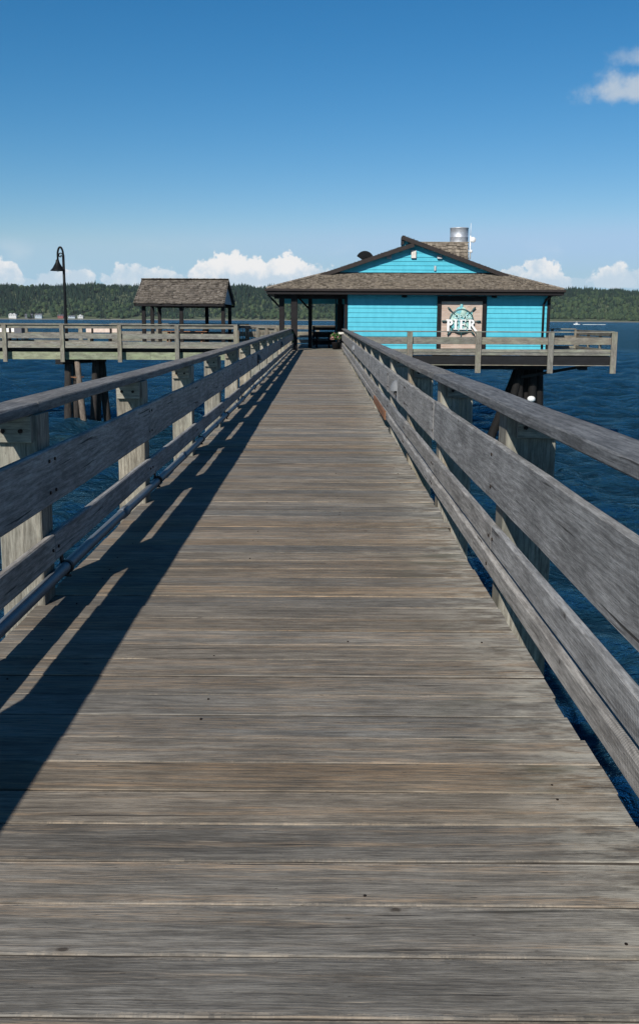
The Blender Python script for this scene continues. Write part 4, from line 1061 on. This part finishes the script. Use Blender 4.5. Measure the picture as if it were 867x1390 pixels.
# flowers
def leafy(base, r, h, name, lab, cat, cols, pot=True, seed=1, n=260):
    rr = random.Random(seed); rt = thing(name, base, lab, cat); base = V(base)
    if pot:
        p = MB(); p.lathe(base, [(.001, 0), (r * .55, 0), (r * .75, h * .4), (r * .8, h * .42), (r * .7, h * .42), (.001, h * .38)], 14); p.build('pot', M['brown'], rt)
    z0 = h * .4 if pot else 0
    for nm_, m_, cnt, sz in (('foliage', M['leaf'], n, .07), ('flowers', M[cols], n // 4, .06)):
        b = MB()
        for _ in range(cnt):
            a, e, q = rr.uniform(0, 6.28), rr.uniform(-.3, 1.3), rr.uniform(.55, 1.05)
            c = base + V((r * q * math.cos(a) * math.cos(e), r * q * math.sin(a) * math.cos(e), z0 + (h - z0) * .45 + (h - z0) * .5 * q * math.sin(e)))
            d1 = V((rr.gauss(0, 1), rr.gauss(0, 1), rr.gauss(0, 1))).normalized(); d2 = d1.orthogonal().normalized(); s_ = sz * rr.uniform(.6, 1.3)
            b.face([c - d1 * s_, c - d2 * s_ * .5, c + d1 * s_, c + d2 * s_ * .5], pr=rr.random())
        b.build(nm_, m_, rt)
M['leaf'] = piecemat('leaf_green', (.03, .07, .02), (.09, .17, .05), .7, 0); M['pinkflower'] = plain('pink_flower', (.7, .3, .32), .7); M['mixflower'] = piecemat('pink_white_flower', (.75, .12, .2), (.8, .75, .7), .7, 0)
leafy((X_(455, 465, 46.6), 46.6, 0), .24, .82, 'flower_pot', 'pink flowering plant in a pot beside the building corner under the porch', 'potted plant', 'pinkflower', True, 3)
leafy((-1.62, 44.4, .05), .28, 1.05, 'flower_planter', 'leafy planter with pink and white blooms at the far end of the left railing', 'planter', 'mixflower', False, 5)
def ledge():
    b = MB(); b.box((X_(459, 455, 46.9), 46.7, .74), (X_(467, 455, 46.9), 47.2, .84)); b.box((X_(461, 455, 46.9), 46.8, 0), (X_(465, 455, 46.9), 47.1, .74), mi=1)
    tag(b.build('side_table', [M['offwhite'], M['brown']]), 'small side table with pale top beside the pink flower pot', 'table')
ledge()

# ------------------------------------------------------------------ sky, sun, haze
SUN = V((-1, -2.8, 1.95)).normalized()
elev = math.asin(SUN.z); az = math.atan2(SUN.x, SUN.y)
sl = bpy.data.lights.new('sun', 'SUN'); sl.energy = 5.0; sl.angle = R(.53); sl.color = (1, .95, .88)
so = bpy.data.objects.new('sun', sl); COL.objects.link(so); so.rotation_euler = SUN.to_track_quat('Z', 'Y').to_euler()

# clouds: (px, py of base, half width px, height px, strength)
CL = [(345, 386, 62, 38, 1.0), (300, 386, 48, 34, 1.0), (392, 386, 50, 40, 1.0), (430, 386, 22, 22, .6),
      (95, 388, 46, 30, .9), (175, 388, 55, 28, .85), (222, 388, 34, 26, .75), (6, 386, 26, 30, .95), (40, 389, 120, 10, .5),
      (735, 388, 34, 38, .95), (700, 388, 48, 26, .7), (829, 385, 30, 30, 1.0), (862, 386, 30, 22, .75), (760, 388, 110, 9, .5),
      (864, 125, 84, 34, .9), (874, 80, 42, 26, .6)]
def world():
    w = bpy.data.worlds.new('World'); sc.world = w; w.use_nodes = True; t = NT(w.node_tree)
    bg = t.n['Background']; sky = t.new('ShaderNodeTexSky', sky_type='NISHITA'); sky.sun_disc = False
    sky.sun_elevation = elev; sky.sun_rotation = az; sky.altitude = 0; sky.air_density = 1.0; sky.dust_density = .1; sky.ozone_density = 2.0
    co = t.new('ShaderNodeTexCoord').outputs['Generated']
    s = t.new('ShaderNodeSeparateXYZ'); t.l.new(co, s.inputs[0])
    azn = t.math('ARCTAN2', s.outputs[0], s.outputs[1]); eln = t.math('ARCSINE', s.outputs[2])
    n1 = t.noise(co, 26, 7, .58); n2 = t.noise(co, 75, 6, .6); n3 = t.noise(t.vscale(co, (1, 1, 2.2)), 12, 4, .5)
    nn = t.math('ADD', t.math('MULTIPLY', t.math('SUBTRACT', n1, .5), 1.7), t.math('MULTIPLY', t.math('SUBTRACT', n2, .5), 1.1))
    tot = None; shade = None
    for px, py, hw, hh, st in CL:
        r = ray(px, py); a0 = math.atan2(r.x, r.y); e0 = math.asin(r.z); wa, we = hw / F, hh / F
        hi = py < 200
        dx = t.math('DIVIDE', t.math('SUBTRACT', azn, a0), wa); 
        dz0 = t.math('SUBTRACT', eln, e0); dz = t.math('DIVIDE', dz0, we)
        # flat base: below the base line the distance grows fast
        dzz = t.math('MAXIMUM', dz, t.math('MULTIPLY', dz, -4.5 if not hi else -2.2))
        dd = t.math('SQRT', t.math('ADD', t.math('MULTIPLY', dx, dx), t.math('MULTIPLY', dzz, dzz)))
        f = t.math('SUBTRACT', 1., dd); f = t.math('ADD', f, t.math('MULTIPLY', nn, .9 if not hi else .8))
        soft = .14 if not hi else .8
        f = t.rng(f, .02, .02 + soft); f = t.math('MULTIPLY', f, st)
        tot = f if tot is None else t.math('MAXIMUM', tot, f)
    # faint hazy wisps near the horizon
    wisp = t.math('MULTIPLY', t.rng(n3, .5, .7), t.math('MULTIPLY', t.rng(eln, .015, .03), t.rng(eln, .05, .085, 1, 0)))
    tot = t.math('MAXIMUM', tot, t.math('MULTIPLY', wisp, .30))
    bright = t.math('ADD', t.rng(eln, .034, .06, .62, 1.0), t.math('MULTIPLY', t.math('SUBTRACT', t.noise(co, 48, 6, .6), .5), 1.3))
    cc = t.mix(t.rng(bright, .6, 1.05), (9.2, 11.2, 13.0, 1), (14.6, 14.6, 14.6, 1))
    cc = t.mix(t.rng(eln, .12, .2), cc, (8.2, 9.6, 11.2, 1))
    hs = t.new('ShaderNodeHueSaturation'); t.l.new(sky.outputs[0], hs.inputs['Color']); hs.inputs['Saturation'].default_value = 1.3; hs.inputs['Value'].default_value = 1.0
    sr = t.new('ShaderNodeSeparateColor'); t.l.new(hs.outputs[0], sr.inputs[0]); cb = t.new('ShaderNodeCombineColor')
    r_ = t.math('SMOOTH_MIN', t.math('MULTIPLY', t.math('POWER', t.math('MAXIMUM', sr.outputs[0], 0.), 1.386), .60), 6.4, 1.5)
    g_ = t.math('SMOOTH_MIN', t.math('MULTIPLY', sr.outputs[1], 1.22), 9.6, 1.5)
    b_ = t.math('MAXIMUM', t.math('MULTIPLY', sr.outputs[2], 1.42), t.math('MULTIPLY', g_, 1.25))
    t.l.new(r_, cb.inputs[0]); t.l.new(g_, cb.inputs[1]); t.l.new(b_, cb.inputs[2])
    t.l.new(t.mix(tot, cb.outputs[0], cc), bg.inputs['Color']); bg.inputs['Strength'].default_value = .05
world()

def haze():
    b = MB(); b.face([(-3600, -3600, 0)]) if 0 else None
    lo, hi = V((-3500, -3480, -9)), V((3500, 3500, 150)); P = [V((x, y, z)) for x in (lo.x, hi.x) for y in (lo.y, hi.y) for z in (lo.z, hi.z)]
    for f in ((0, 1, 3, 2), (4, 6, 7, 5), (0, 4, 5, 1), (2, 3, 7, 6), (0, 2, 6, 4), (1, 5, 7, 3)): b.face([P[i] for i in f])
    m = bpy.data.materials.new('haze'); m.use_nodes = True; t = NT(m.node_tree); t.n.remove(t.n['Principled BSDF'])
    v = t.new('ShaderNodeVolumePrincipled'); v.inputs['Color'].default_value = (.75, .87, 1, 1); v.inputs['Density'].default_value = .000022
    t.l.new(v.outputs[0], t.n['Material Output'].inputs['Volume'])
    o = b.build('haze', m); o['kind'] = 'stuff'; tag(o, 'thin blue haze softening the far shore', 'haze')
HAZE = True
if HAZE: haze()

sc.render.engine = 'CYCLES'; sc.cycles.use_denoising = True; sc.cycles.denoising_input_passes = 'RGB_ALBEDO_NORMAL'; sc.cycles.denoising_prefilter = 'ACCURATE'; sc.cycles.sample_clamp_direct = 1.6; sc.cycles.sample_clamp_indirect = 3; sc.cycles.max_bounces = 6; sc.cycles.diffuse_bounces = 1; sc.cycles.volume_bounces = 0
sc.view_settings.view_transform = 'Standard'; sc.view_settings.look = 'None'; sc.view_settings.gamma = 1; sc.view_settings.exposure = .26
sc.view_settings.use_curve_mapping = False
